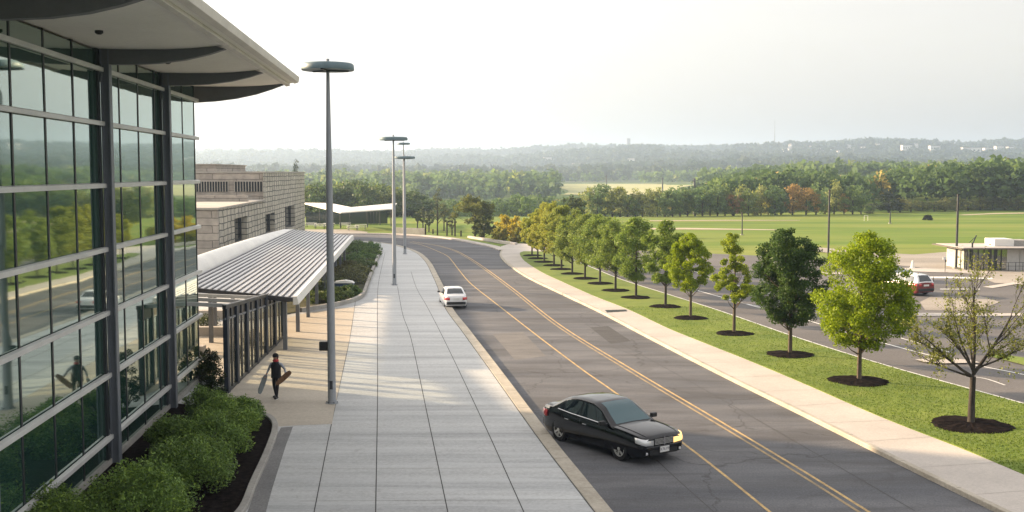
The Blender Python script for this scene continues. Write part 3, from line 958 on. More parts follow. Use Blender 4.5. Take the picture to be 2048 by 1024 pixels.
SHR = [ # px of the middle of its foot, radius m, height m
    (268, 1046, 1.6, 1.6, (0.192, 0.309, 0.073), 'big feathery shrub at the near end of the bed under the glass front'),
    (118, 1075, 1.15, 1.2, (0.174, 0.278, 0.066), 'shrub against the glass front at the bottom edge of the picture'),
    (385, 975, 1.45, 1.5, (0.178, 0.284, 0.072), 'second big rounded shrub of the bed, beside the widest dark mulch'),
    (425, 905, 1.25, 1.35, (0.199, 0.318, 0.079), 'rounded shrub in the middle of the glass front bed'),
    (352, 905, 1.0, 1.25, (0.153, 0.245, 0.066), 'dark shrub tucked against the glass behind the rounded ones'),
    (452, 862, 1.12, 1.25, (0.237, 0.364, 0.086), 'lighter green shrub near the curved end of the kerbed bed'),
    (487, 846, .85, 1.0, (0.192, 0.309, 0.079), 'small shrub at the curved tip of the kerbed bed'),
    (410, 842, .85, 1.4, (0.163, 0.263, 0.066), 'dark shrub at the corner of the glass building'),
]
for i, (x, y, r, h, c, lab) in enumerate(SHR):
    make_shrub('feathery_shrub', lab, G(x, y, ZB), r, h, c, 60 + i, n=15000 if r > 1.3 else 9000, leaf=.095, group='shrubs along the glass building')
# tall narrow evergreen at the corner
t = make_shrub('narrow_evergreen', 'tall narrow dark evergreen at the corner of the glass building', G(424, 812, ZB), .55, 2.5, (.026, .042, .014), 77, 6000, .09)

# low ground shrubs in the second bed
rng = random.Random(5)
LOW = [(640, 604, 1.3, .8, (0.130, 0.189, 0.049)), (676, 598, 1.3, .8, (0.119, 0.176, 0.049)), (700, 590, 1.0, .7, (0.119, 0.196, 0.053)), (664, 578, 1.6, 1.0, (0.143, 0.176, 0.067)), (700, 566, 1.6, 1.3, (0.179, 0.196, 0.094)), (676, 556, 1.7, 1.1, (0.190, 0.189, 0.081)), (716, 548, 1.4, .9, (0.190, 0.214, 0.081)), (690, 540, 1.8, .9, (0.171, 0.176, 0.071)), (728, 534, 1.4, .9, (0.147, 0.214, 0.067)), (700, 526, 2.0, .9, (0.119, 0.207, 0.059)), (725, 520, 1.8, .9, (0.123, 0.214, 0.059)), (742, 512, 1.4, .8, (0.143, 0.227, 0.059)), (718, 507, 2.0, 1.0, (0.119, 0.196, 0.059)), (742, 500, 1.6, .9, (0.130, 0.227, 0.063)), (724, 495, 2.0, .9, (0.133, 0.214, 0.063)), (640, 588, 1.4, 1.0, (0.106, 0.151, 0.049))]
WORDS = ['in the near corner of the bed', 'close to the kerb corner', 'against the bend of the grey kerb', 'behind the blue cabinet', 'silvery mound with drooping stems', 'brownish mound under the canopy edge', 'brownish mound beside the kerb', 'brownish mound deep in the bed', 'olive mound beside the kerb', 'green mound under the canopy edge', 'green mound in the far half of the bed', 'bright mound near the far kerb', 'dark mound near the canopy end', 'bright mound at the far tip of the bed', 'green mound at the very end of the bed', 'shaded shrub under the canopy eave']
for i, (x, y, r, h, c) in enumerate(LOW):
    make_shrub('low_shrub', 'low shrub, ' + WORDS[i] + ', beside the walkway canopy', G(x, y, ZP + .06), r, h, c, 90 + i, n=2600, leaf=.17, group='low shrubs beside the walkway canopy')
# low blue cabinet with a pale lid among the shrubs
b = G(688, 584, ZP + .06)
t = thing('utility_cabinet', 'low blue utility cabinet with a pale sloping lid among the shrubs', 'cabinet', b)
MB().box((0, 0, .35), (1.5, .6, .7)).build('body', plain('blue cabinet paint', (.02, .045, .11), .5), t, bevel=.03)
MB().extrude([(-.8, -.36, .70), (.8, -.36, .70), (.62, -.3, .84), (.1, -.3, .92), (-.62, -.3, .84)], (0, .7, 0)).build('lid', M['white_metal'], t, bevel=.02)

# ------------------------------------------------------------------ glass building
def FP(Y, off=0.0, z=0.0):
    return Vector((-9.8 - .084 * Y + off, Y + off * .084, z))
FN = Vector((1, .084, 0)).normalized()
FD = Vector((-.084, 1, 0)).normalized()
Y1 = 48.2
KY = [Y1 - 2.4 * k for k in range(13)]          # mullion lines
ZT = [.15, 1.05, 3.0, 4.95, 6.93, 8.9, 10.8, 12.45, 13.02]
base = FP(Y1)
gb = thing('glass_building', 'tall glass fronted building with grey columns and a wing shaped roof', 'building', base)
rng = random.Random(3)
for i in range(12):
    ya, yb = KY[i + 1] + .04, KY[i] - .04
    for j in range(len(ZT) - 1):
        a, bz = ZT[j] + .03, ZT[j + 1] - .03
        e = [rng.uniform(-.0035, .0035) for _ in range(4)]
        P = [FP(ya, e[0], a), FP(yb, e[1], a), FP(yb, e[2], bz), FP(ya, e[3], bz)]
        MB(base).extrude(P, -FN * .03).build('glass_pane', M['glass'], gb)
MB(base).extrude([FP(-14, 0, .1), FP(KY[-1] - .04, 0, .1), FP(KY[-1] - .04, 0, 13.02), FP(-14, 0, 13.02)], -FN * .03).build('glass_wall', M['glass'], gb)
for k, yk in enumerate(KY):
    MB(base).bar(FP(yk, -.045, .1), FP(yk, -.045, 13.05), .10, .13, up=FN).build('mullion', M['dark_steel'], gb)
for z in ZT[1:-1]:
    # a transom rail with a lipped top, from behind the camera to just past the corner
    p = [FP(-14, .03, z - .075), FP(-14, .15, z - .075), FP(-14, .15, z + .055), FP(-14, .03, z + .085)]
    MB(base).extrude(p, FP(Y1 + .35) - FP(-14)).build('transom', M['alu'], gb, bevel=.008)
COLY = [6.0, 15.0, 24.1, 34.1, 42.2]
for yc in COLY:
    c = MB(base)
    # H section column
    c.bar(FP(yc, .30, 0), FP(yc, .30, 13.05), .30, .05, up=FN)
    c.bar(FP(yc, .19, 0), FP(yc, .19, 13.05), .18, .20, up=FN)
    c.bar(FP(yc, .08, 0), FP(yc, .08, 13.05), .30, .05, up=FN)
    c.build('column', M['column'], gb, bevel=.006)
    MB(base).bar(FP(yc - .34, .02, .1), FP(yc - .34, .02, 13.05), .22, .10, up=FN).build('mullion', M['dark_steel'], gb)
# roof: soffit curve swept along the front
SOF = [(-.4, 13.09), (0, 13.07), (1.0, 13.06), (2.0, 13.07), (2.8, 13.11), (3.5, 13.18), (3.9, 13.24), (4.2, 13.29)]
rows = [[FP(yy, o, z) for o, z in SOF] for yy in (-14, 10, 27, 35, 43, Y1 + 1.0)]
MB(base).grid(rows).build('soffit', M['soffit'], gb, smooth=True, fix=False)
rf = [FP(-14, o, z + .02) for o, z in SOF] + [FP(-14, 4.2, 13.52), FP(-14, 3.5, 13.75), FP(-14, 0, 14.15), FP(-14, -6, 15.0), FP(-14, -36, 15.2), FP(-14, -36, 13.3)]
MB(base).extrude([p + Vector((0, 0, .012)) for p in rf], FP(Y1 + .95) - FP(-14)).build('roof', M['fascia'], gb)
fz = [FP(-14, 4.21, 13.25), FP(-14, 4.40, 13.31), FP(-14, 4.44, 13.55), FP(-14, 4.21, 13.52)]
MB(base).extrude(fz, FP(Y1 + 1.05) - FP(-14)).build('gutter', M['fascia'], gb, bevel=.01)
fz = [FP(-14, 3.86, 13.12), FP(-14, 4.02, 13.15), FP(-14, 4.02, 13.28), FP(-14, 3.86, 13.24)]
MB(base).extrude(fz, FP(Y1 + .98) - FP(-14)).build('eave_trim', M['fascia'], gb)
# tapering beams under the soffit
for n, yc in enumerate(COLY + [Y1 + .6]):
    end = n == len(COLY)
    bot = [(-.1, 12.36), (.8, 12.42), (1.7, 12.54), (2.6, 12.74), (3.3, 12.97), (3.9, 13.20)] if end else [(-.1, 12.60), (.9, 12.60), (1.8, 12.65), (2.6, 12.76), (3.3, 12.93), (3.82, 13.10)]
    top = [(o, z + .01) for o, z in SOF if -.1 < o < 3.85]
    pr = [FP(yc - .14, o, z) for o, z in bot] + [FP(yc - .14, o, z) for o, z in reversed(top)] + [FP(yc - .14, -.1, 13.08)]
    MB(base).extrude(pr, FD * .28).build('roof_beam', M['beam'], gb)
for yc in (29.5, 37.5, 45.5):
    MB(base).lathe(FP(yc, 1.3, 13.05), [(.11, .03), (.11, -.05), (.05, -.09)], 12).build('soffit_light', M['black'], gb)
# body behind the glass, kept dark
bodyp = [FP(-14, -.2), FP(Y1 - .02, -.2), FP(Y1 - .02, -35), FP(-14, -35)]
MB(base).prism(bodyp, 0, 13.04).build('wall', M['dark_steel'], gb)
# concrete plinth the glass stands on
MB(base).extrude([FP(-14, .10, 0), FP(-14, .10, .14 + .22), FP(-14, -.18, .36), FP(-14, -.18, 0)], FP(Y1) - FP(-14)).build('plinth', M['grey_kerb'], gb)

# ------------------------------------------------------------------ walkway canopy
def CPT(Y, d, z=0.0):
    """canopy frame: d metres to the left of the eave line"""
    return Vector((-11.1 - .092 * (Y - 55.4) - d, Y - d * .06, z))
cb = CPT(55.4, 2.8)
cn = thing('walkway_canopy', 'low walkway canopy with a ribbed pale metal roof beside the plaza', 'canopy', cb)
YA, YB, WD = 55.4, 110.0, 5.75
def cz(d): return 3.0 + .109 * d
slab = [CPT(YA, 0, cz(0) - .16), CPT(YA, WD, cz(WD) - .16), CPT(YA, WD, cz(WD)), CPT(YA, 0, cz(0))]
MB(cb).extrude(slab, CPT(YB, 0) - CPT(YA, 0)).build('roof', M['seam_metal'], cn)
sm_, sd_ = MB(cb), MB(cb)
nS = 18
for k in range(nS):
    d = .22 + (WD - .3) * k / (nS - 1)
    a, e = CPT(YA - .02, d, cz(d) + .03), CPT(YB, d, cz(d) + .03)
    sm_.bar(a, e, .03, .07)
    sd_.bar(a + Vector((.065, 0, -.026)), e + Vector((.055, 0, -.026)), .075, .012)  # dark strip paints each seam's shadow onto the roof
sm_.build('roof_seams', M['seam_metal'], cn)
sd_.build('seam_shadow_strips', M['seam_dark'], cn)
MB(cb).extrude([CPT(YA - .05, -.30, cz(0) - .36), CPT(YA - .05, .0, cz(0) - .40), CPT(YA - .05, .0, cz(0) + .05), CPT(YA - .05, -.22, cz(0) + .05)], CPT(YB + .05, 0) - CPT(YA - .05, 0)).build('fascia', M['white_metal'], cn, bevel=.02)
MB(cb).bar(CPT(YA - .03, .0, cz(0) - .13), CPT(YA - .03, WD, cz(WD) - .13), .06, .20).build('front_trim', M['seam_dark'], cn)
# upstand along the ridge, falling towards the far end
up = MB(cb)
rows = []
for k in range(21):
    f = k / 20
    yy = YA + (YB - YA) * f
    h = .78 * (1 - f ** 1.6) + .04
    rows.append([CPT(yy, WD + .02, cz(WD) - .1), CPT(yy, WD + .02, cz(WD) + .04), CPT(yy, WD + .30, cz(WD) + h * .75), CPT(yy, WD + .75, cz(WD) + h), CPT(yy, WD + .9, cz(WD) + h), CPT(yy, WD + .9, cz(WD) - .1)])
up.grid(rows).add([rows[0][i] for i in range(6)], [(0, 1, 2, 3, 4, 5)])
up.build('upstand', M['white_metal'], cn, smooth=True)
for yy in [YA + 1.2 + 6.4 * k for k in range(9)]:
    for d in (.55, WD - .5):
        MB(cb).bar(CPT(yy, d, .1), CPT(yy, d, cz(d) - .1), .2, .2).build('post', M['column'], cn)
# rafters seen under the near end
for k in range(4):
    yy = YA + .5 + k * 3.0
    MB(cb).bar(CPT(yy, .2, cz(.2) - .24), CPT(yy, WD - .2, cz(WD) - .24), .12, .16).build('rafter', M['dark_steel'], cn)

# ------------------------------------------------------------------ glass screen colonnade between building and canopy
sb = Vector((-12.0, 46, ZP))
sc_ = thing('glass_screen', 'row of dark steel posts with clear glass from the building corner to the canopy', 'screen', sb)
def SPT(f, z=0.0, off=0.0):
    p = Vector((-11.85, 45.0, z)).lerp(Vector((-12.75, 61.0, z)), f)
    return p + Vector((off, off * .05, 0))
def ztop(f): return 3.72 - 1.05 * f
fpos = [.02, .085, .15, .225, .30, .38, .46, .54, .63, .72, .80, .90, .985]
for i, f in enumerate(fpos):
    w = .34 if i % 2 == 0 else .15
    MB(sb).bar(SPT(f, ZP), SPT(f, ztop(f)), w * .55, w, up=(0, 1, 0)).build('post', M['screen_post'] if i % 2 == 0 else M['dark_steel'], sc_)
for i in range(len(fpos) - 1):
    a, b = fpos[i] + .006, fpos[i + 1] - .006
    MB(sb).extrude([SPT(a, ZP + .12), SPT(b, ZP + .12), SPT(b, ztop(b) - .5), SPT(a, ztop(a) - .5)], (.02, 0, 0)).build('glass_panel', M['clear'], sc_)
MB(sb).bar(SPT(0, ZP + .05), SPT(1, ZP + .05), .12, .10).build('base_rail', M['dark_steel'], sc_)
MB(sb).bar(SPT(0, ztop(0) + .06), SPT(1, ztop(1) + .06), .16, .16).build('top_rail', M['dark_steel'], sc_)
MB(sb).bar(SPT(0, ztop(0) - .45), SPT(1, ztop(1) - .45), .08, .08).build('mid_rail', M['column'], sc_)
for f, L in ((.06, 4.2), (.28, 4.5), (.5, 4.5), (.74, 4.2)):
    MB(sb).bar(SPT(f, ztop(f) + .06), SPT(f, ztop(f) + .28, -L), .10, .16).build('rafter', M['alu'], sc_)
MB(sb).extrude([SPT(0, ztop(0) - .42, -.02), SPT(1, ztop(1) - .42, -.02), SPT(1, ztop(1), -.02), SPT(0, ztop(0), -.02)], (-.04, 0, 0)).build('header_shade_panel', plain('bronze header with shade', (.05, .042, .03), .4), sc_)  # dark panel added for the shade below the roof, with its bronze band
# second row of posts further in
for i, f in enumerate((.10, .36, .62, .88)):
    MB(sb).bar(SPT(f, ZP, -3.6), SPT(f, ztop(f) + .1, -3.6), .2, .2).build('post', M['column'], sc_)
# dark edge roof over it
# terraces and plants behind the screen
for i, (yy, x0, h) in enumerate(((55.0, -21, .45), (61.5, -21, .5), (68.5, -22, .55))):
    o = MB().box((x0 + 1.0, yy, ZP + h / 2), (9.0, .5, h)).build('bench_wall', M['walk'], bevel=.03)
    tag(o, ['low pale concrete bench wall nearest behind the glass screen', 'middle low pale bench wall behind the glass screen', 'farthest low pale bench wall behind the glass screen'][i], 'bench wall')
for i, (x, yy, r, h, lab) in enumerate(((-13.6, 47.6, .6, 1.5, 'leafy shrub just inside the first bay of the glass screen'), (-13.5, 53, .5, 1.0, 'small shrub behind the middle posts of the glass screen'), (-13.6, 57.5, .55, .9, 'small shrub near the far end of the glass screen'), (-18, 63.5, 1.2, .9, 'wide hedge shrub between the bench walls'))):
    make_shrub('courtyard_shrub', lab, (x, yy, ZP), r, h, (.06, .085, .025), 130 + i, 2500, .11, 'shrubs behind the glass screen')

# ------------------------------------------------------------------ stone building
def SB(Y, off=0.0, z=0.0):
    return Vector((-17 - .084 * Y + off, Y + off * .084, z))
b0 = SB(120)
st = thing('stone_building', 'blocky stone clad building with deep windows and a terrace behind the canopy', 'building', b0)
def wall_with_holes(mb, ya, yb, z0, z1, holes):
    """face along Y cut round its window openings"""
    ys = sorted({ya, yb, *[h[0] for h in holes], *[h[1] for h in holes]})
    zs = sorted({z0, z1, *[h[2] for h in holes], *[h[3] for h in holes]})
    for a, b in zip(ys, ys[1:]):
        for c, d in zip(zs, zs[1:]):
            if any(h[0] <= a and b <= h[1] and h[2] <= c and d <= h[3] for h in holes): continue
            mb.add([SB(a, 0, c), SB(b, 0, c), SB(b, 0, d), SB(a, 0, d)], [(0, 1, 2, 3)])
    for a, b, c, d in holes:
        e = -.8
        mb.add([SB(a, 0, c), SB(b, 0, c), SB(b, 0, d), SB(a, 0, d), SB(a, e, c), SB(b, e, c), SB(b, e, d), SB(a, e, d)], [(0, 1, 5, 4), (1, 2, 6, 5), (2, 3, 7, 6), (3, 0, 4, 7)])
H_LOW = [(101, 108.3, 2.7, 5.05)]
H_UP = [(121.4, 129, 2.4, 4.65), (139, 150, 2.1, 4.95)]
w = MB(b0); wall_with_holes(w, 92.5, 120, 0, 6.2, H_LOW); w.build('side_wall', M['stone'], st, fix=False)
w = MB(b0); wall_with_holes(w, 120, 163, 0, 9.25, H_UP); w.build('side_wall', M['stone'], st, fix=False)
MB(b0).extrude([SB(92.5, -.001, 0), SB(92.5, -34, 0), SB(92.5, -34, 6.2), SB(92.5, -.001, 6.2)], (0, .4, 0)).build('front_wall', M['ashlar'], st)
MB(b0).extrude([SB(121, -.002, 6.3), SB(121, -34, 6.3), SB(121, -34, 9.25), SB(121, -.002, 9.25)], (0, .4, 0)).build('front_wall', M['ashlar'], st)
MB(b0).extrude([SB(163, -.001, 0), SB(163, -34, 0), SB(163, -34, 9.25), SB(163, -.001, 9.25)], (0, -.4, 0)).build('back_wall', M['ashlar'], st)
tr = [SB(92.3, .15), SB(120.9, .15), SB(120.9, -34), SB(92.3, -34)]
MB(b0).prism(tr, 6.2, 6.36).build('terrace', M['stone_cap'], st)
tr = [SB(120.9, .12), SB(163.2, .12), SB(163.2, -34), SB(120.9, -34)]
MB(b0).prism(tr, 9.25, 9.42).build('roof', M['stone_cap'], st)
p = [SB(128, -6.5), SB(150, -6.5), SB(150, -34), SB(128, -34)]
MB(b0).prism(p, 9.43, 10.2).build('roof_block', M['ashlar'], st)
MB(b0).prism([SB(127.8, -6.3), SB(150.2, -6.3), SB(150.2, -34), SB(127.8, -34)], 10.2, 10.3).build('coping', M['stone_cap'], st)
wg = plain('recessed window glass', (.02, .026, .03), .08, 0, .8)
for a, b, c, d in H_LOW + H_UP:
    f = MB(b0)
    for q, r_ in ((a, a + .18), (b - .18, b), ((a + b) / 2 - .09, (a + b) / 2 + .09)):
        f.extrude([SB(q, -.55, c), SB(r_, -.55, c), SB(r_, -.55, d), SB(q, -.55, d)], -FN * .12)
    for q, r_ in ((c, c + .12), (d - .12, d)):
        f.extrude([SB(a, -.545, q), SB(b, -.545, q), SB(b, -.545, r_), SB(a, -.545, r_)], -FN * .13)
    wn = f.build('window', M['dark_steel'], st)
    MB(b0).extrude([SB(a, -.70, c), SB(b, -.70, c), SB(b, -.70, d), SB(a, -.70, d)], -FN * .04).build('pane', wg, wn)
    MB(b0).extrude([SB(a - .1, .06, c - .12), SB(b + .1, .06, c - .12), SB(b + .1, .06, c - .004), SB(a - .1, .06, c - .004)], -FN * .5).build('sill', M['stone_cap'], wn)
# louvred strips over the terrace
for x0, x1 in ((-3.2, -.2), (-9.6, -3.9)):
    q = [SB(120.9, x1, 7.2), SB(120.9, x0, 7.2), SB(120.9, x0, 8.35), SB(120.9, x1, 8.35)]
    MB(b0).extrude(q, (0, .06, 0)).build('louvre_recess', wg, st)
    l = MB(b0)
    n = int((x1 - x0) / .28)
    for k in range(n + 1):
        x = x0 + (x1 - x0) * k / n
        l.bar(SB(120.82, x, 7.2), SB(120.82, x, 8.35), .07, .05)
    l.bar(SB(120.82, x0, 8.35), SB(120.82, x1, 8.35), .08, .08)
    l.build('railing', M['stone_cap'], st)
MB(b0).extrude([SB(112, -.5, 6.36), SB(112, -30, 6.36), SB(112, -30, 6.95), SB(112, -.5, 6.95)], (0, .5, 0)).build('terrace_parapet', M['ashlar'], st)

# ------------------------------------------------------------------ far pavilion
pb = G(700, 456, 0)
pv = thing('pavilion', 'open pavilion with a thin white folded roof on slim posts at the bend', 'pavilion', pb)
def PR(px, py, z): return G(px, py, z)
A_, B_, C_ = PR(604, 405.5, 3.9), PR(681, 425, 3.0), PR(785, 417.5, 3.5)
D_, E_ = PR(702, 414.3, 3.75), PR(660, 406.2, 4.2)
def slab3(mb, P, th):
    n = len(P)
    mb.add([tuple(p) for p in P] + [(p.x, p.y, p.z - th) for p in P], [tuple(range(n)), tuple(reversed(range(n, 2 * n)))] + [(i, (i + 1) % n, n + (i + 1) % n, n + i) for i in range(n)])
m_ = MB(pb); slab3(m_, [A_, B_, D_, E_], .14); m_.build('roof', M['white_metal'], pv)
m_ = MB(pb); slab3(m_, [B_ + Vector((.01, 0, 0)), C_, C_ + Vector((-2, 26, .2)), D_ + Vector((.01, 0, 0))], .14); m_.build('roof', M['white_metal'], pv)
for f0, f1 in ((.12, .2), (.32, .42), (.55, .64)):
    q = [A_.lerp(B_, f0).lerp(E_.lerp(D_, f0), .25), A_.lerp(B_, f1).lerp(E_.lerp(D_, f1), .25), A_.lerp(B_, f1).lerp(E_.lerp(D_, f1), .9), A_.lerp(B_, f0).lerp(E_.lerp(D_, f0), .9)]
    m_ = MB(pb); slab3(m_, [p + Vector((0, 0, .03)) for p in q], .02); m_.build('skylight', M['dark_steel'], pv)
for px, py in ((681, 457), (735, 455), (782, 453), (640, 452), (760, 450), (700, 449), (742, 448), (748, 448), (754, 448)):
    p = G(px, py, 0)
    MB(pb).tube([p, (p.x, p.y, 3.05)], .09, 8).build('post', M['dark_steel'], pv)
pw = [G(612, 449, 0), G(690, 448, 0), G(775, 447, 0)]
for a, b in zip(pw, pw[1:]):
    MB(pb).extrude([(a.x, a.y, 0), (b.x, b.y, 0), (b.x, b.y, 2.2), (a.x, a.y, 2.2)], (0, .1, 0)).build('glass_wall', plain('dark pavilion glass', (.03, .045, .04), .06, 0, .8), pv)  # back glass in one even dark tone
# terrace furniture near the pavilion
def picnic(px, py, lab, rz):
    p = G(px, py, 0)
    t = thing('picnic_table', lab, 'table', p, rz, 'white tables by the pavilion')
    MB().box((0, 0, .74), (1.9, .8, .06)).build('table_top', M['white_metal'], t)
    for s in (-1, 1):
        MB().box((0, s * .78, .45), (1.9, .28, .05)).build('seat', M['white_metal'], t)
        l = MB()
        l.bar((s * .7, -.75, 0), (s * .7, -.2, .72), .06); l.bar((s * .7, .75, 0), (s * .7, .2, .72), .06); l.bar((s * .7, -.8, .41), (s * .7, .8, .41), .05)
        l.build('leg', M['dark_steel'], t)
for i, (px, py) in enumerate(((622, 455), (640, 457), (658, 455.5), (706, 461), (722, 459), (690, 455))):
    picnic(px, py, ['leftmost white picnic table beside the stone building', 'second white picnic table from the stone building', 'white picnic table just left of the tallest lamp post', 'white picnic table at the road bend in front of the pavilion', 'white picnic table beside the paler wall at the bend', 'white picnic table under the low front corner of the pavilion'][i], rng.uniform(-.4, .4))
a, b = G(790, 467, 0), G(849, 469.5, 0)
o = MB().extrude([(a.x, a.y, 0), (b.x, b.y, 0), (b.x, b.y, .95), (a.x, a.y, .9)], (0, .4, 0)).build('low_wall', M['grey_kerb'])
tag(o, 'low grey concrete wall at the far side of the road bend', 'wall')
a, b = G(935, 476, 0), G(1030, 492, 0)
o = MB().extrude([(a.x, a.y, 0), (b.x, b.y, 0), (b.x, b.y, .38), (a.x, a.y, .3)], (.3, .6, 0)).build('low_wall', M['walk'])
tag(o, 'low pale kerb wall in front of the yellow bushes', 'wall')
sheet('terrace', [(560, 459), (700, 459), (735, 464), (735, 466), (560, 466)], .02, M['tan_paving'])
sheet('verge', [(850, 469.5), (930, 475), (1000, 489), (1018, 492), (1018, 495.5), (990, 492), (930, 480), (850, 471)], .03, M['lawn'])

# ------------------------------------------------------------------ street lamps
def make_lamp(px, py, ty, dw, lab, lens, box=False, tilt=0, z0=ZP):
    b = G(px, py, z0); b.z = z0
    Y = b.y
    H = zpx(ty, Y) - z0
    t = thing('street_lamp', lab, 'street lamp', b, 0, 'disc headed street lamps on the plaza')
    r = dw / 2 / FPX * Y
    x0 = 0
    MB().tube([(0, 0, 0), (0, 0, H * .3), (0, 0, H * .62), (0, 0, H - .12)], [.165, .155, .135, .062], 16).build('pole', M['steel'], t, smooth=True)
    MB().lathe((0, 0, 0), [(.26, 0), (.26, .025), (.19, .035), (.19, .09)], 20).build('base_plate', M['steel'], t)
    bl = MB()
    for k in range(6):
        a = k * math.pi / 3
        bl.lathe((.215 * math.cos(a), .215 * math.sin(a), 0), [(.022, .02), (.022, .055), (.012, .065)], 6)
    bl.build('anchor_bolts', M['dark_steel'], t)
    MB().box((0, -.158, .75), (.12, .02, .34)).build('access_hatch', M['dark_steel'], t, bevel=.004)
    hd = MB()
    hd.lathe((0, 0, H), [(r * .80, -.17), (r * .985, -.19), (r, -.14), (r * .985, .02), (r * .93, .075), (r * .4, .10), (.06, .10)], 40)
    h = hd.build('lamp_head', speckle('teal lamp paint', (.13, .19, .215), (.16, .22, .245), 1, 8, rough=.45, fine_amt=.06, bumpy=0, world=False), t, smooth=True)
    MB().lathe((0, 0, H), [(r * .78, -.165), (r * .36, -.15)], 40).build('lens', M['lamp_glass'], t)
    sp = MB()
    for k in range(3):
        a = k * 2.094 + .4
        sp.bar((0, 0, H - .2), (r * .8 * math.cos(a), r * .8 * math.sin(a), H - .19), .09, .06)
    sp.tube([(0, 0, H - .25), (0, 0, H - .1)], [.08, .15], 12)
    sp.build('spokes', M['dark_steel'], t)
    MB().tube([(0, 0, H + .09), (0, 0, H + .14), (0, 0, H + .26)], [.13, .06, .07], 10).build('sensor', M['steel'], t)
    if box:
        MB().box((-.30, 0, zpx(692, Y) - z0), (.34, .2, .36)).build('control_box', M['black'], t, bevel=.02)
    return t
make_lamp(664, 806, 131, 104, 'tallest street lamp, nearest the camera, with a box on its pole', None, True)
make_lamp(789, 570, 276, 57, 'second street lamp on the plaza, left of the white car', None)
make_lamp(810, 508, 314, 43, 'third street lamp near the bend, on the right side of the second', None)
make_lamp(808, 467.5, 286.5, 27, 'farthest street lamp, its small disc showing just above the third lamp', None, z0=.13)

# ------------------------------------------------------------------ cars
def smooth_tab(tab, x):
    if x <= tab[0][0]: return tab[0][1]
    if x >= tab[-1][0]: return tab[-1][1]
    n = len(tab)
    for i in range(n - 1):
        if x <= tab[i + 1][0]:
            def slope(j):
                if j <= 0 or j >= n - 1: return None
                a = (tab[j][1] - tab[j - 1][1]) / (tab[j][0] - tab[j - 1][0]); b = (tab[j + 1][1] - tab[j][1]) / (tab[j + 1][0] - tab[j][0])
                return 0.0 if a * b <= 0 else 2 * a * b / (a + b)
            h = tab[i + 1][0] - tab[i][0]; d = (tab[i + 1][1] - tab[i][1]) / h
            m0, m1 = slope(i), slope(i + 1)
            m0 = d if m0 is None else m0; m1 = d if m1 is None else m1
            t = (x - tab[i][0]) / h
            return tab[i][1] * (2 * t ** 3 - 3 * t * t + 1) + h * m0 * (t ** 3 - 2 * t * t + t) + tab[i + 1][1] * (3 * t * t - 2 * t ** 3) + h * m1 * (t ** 3 - t * t)

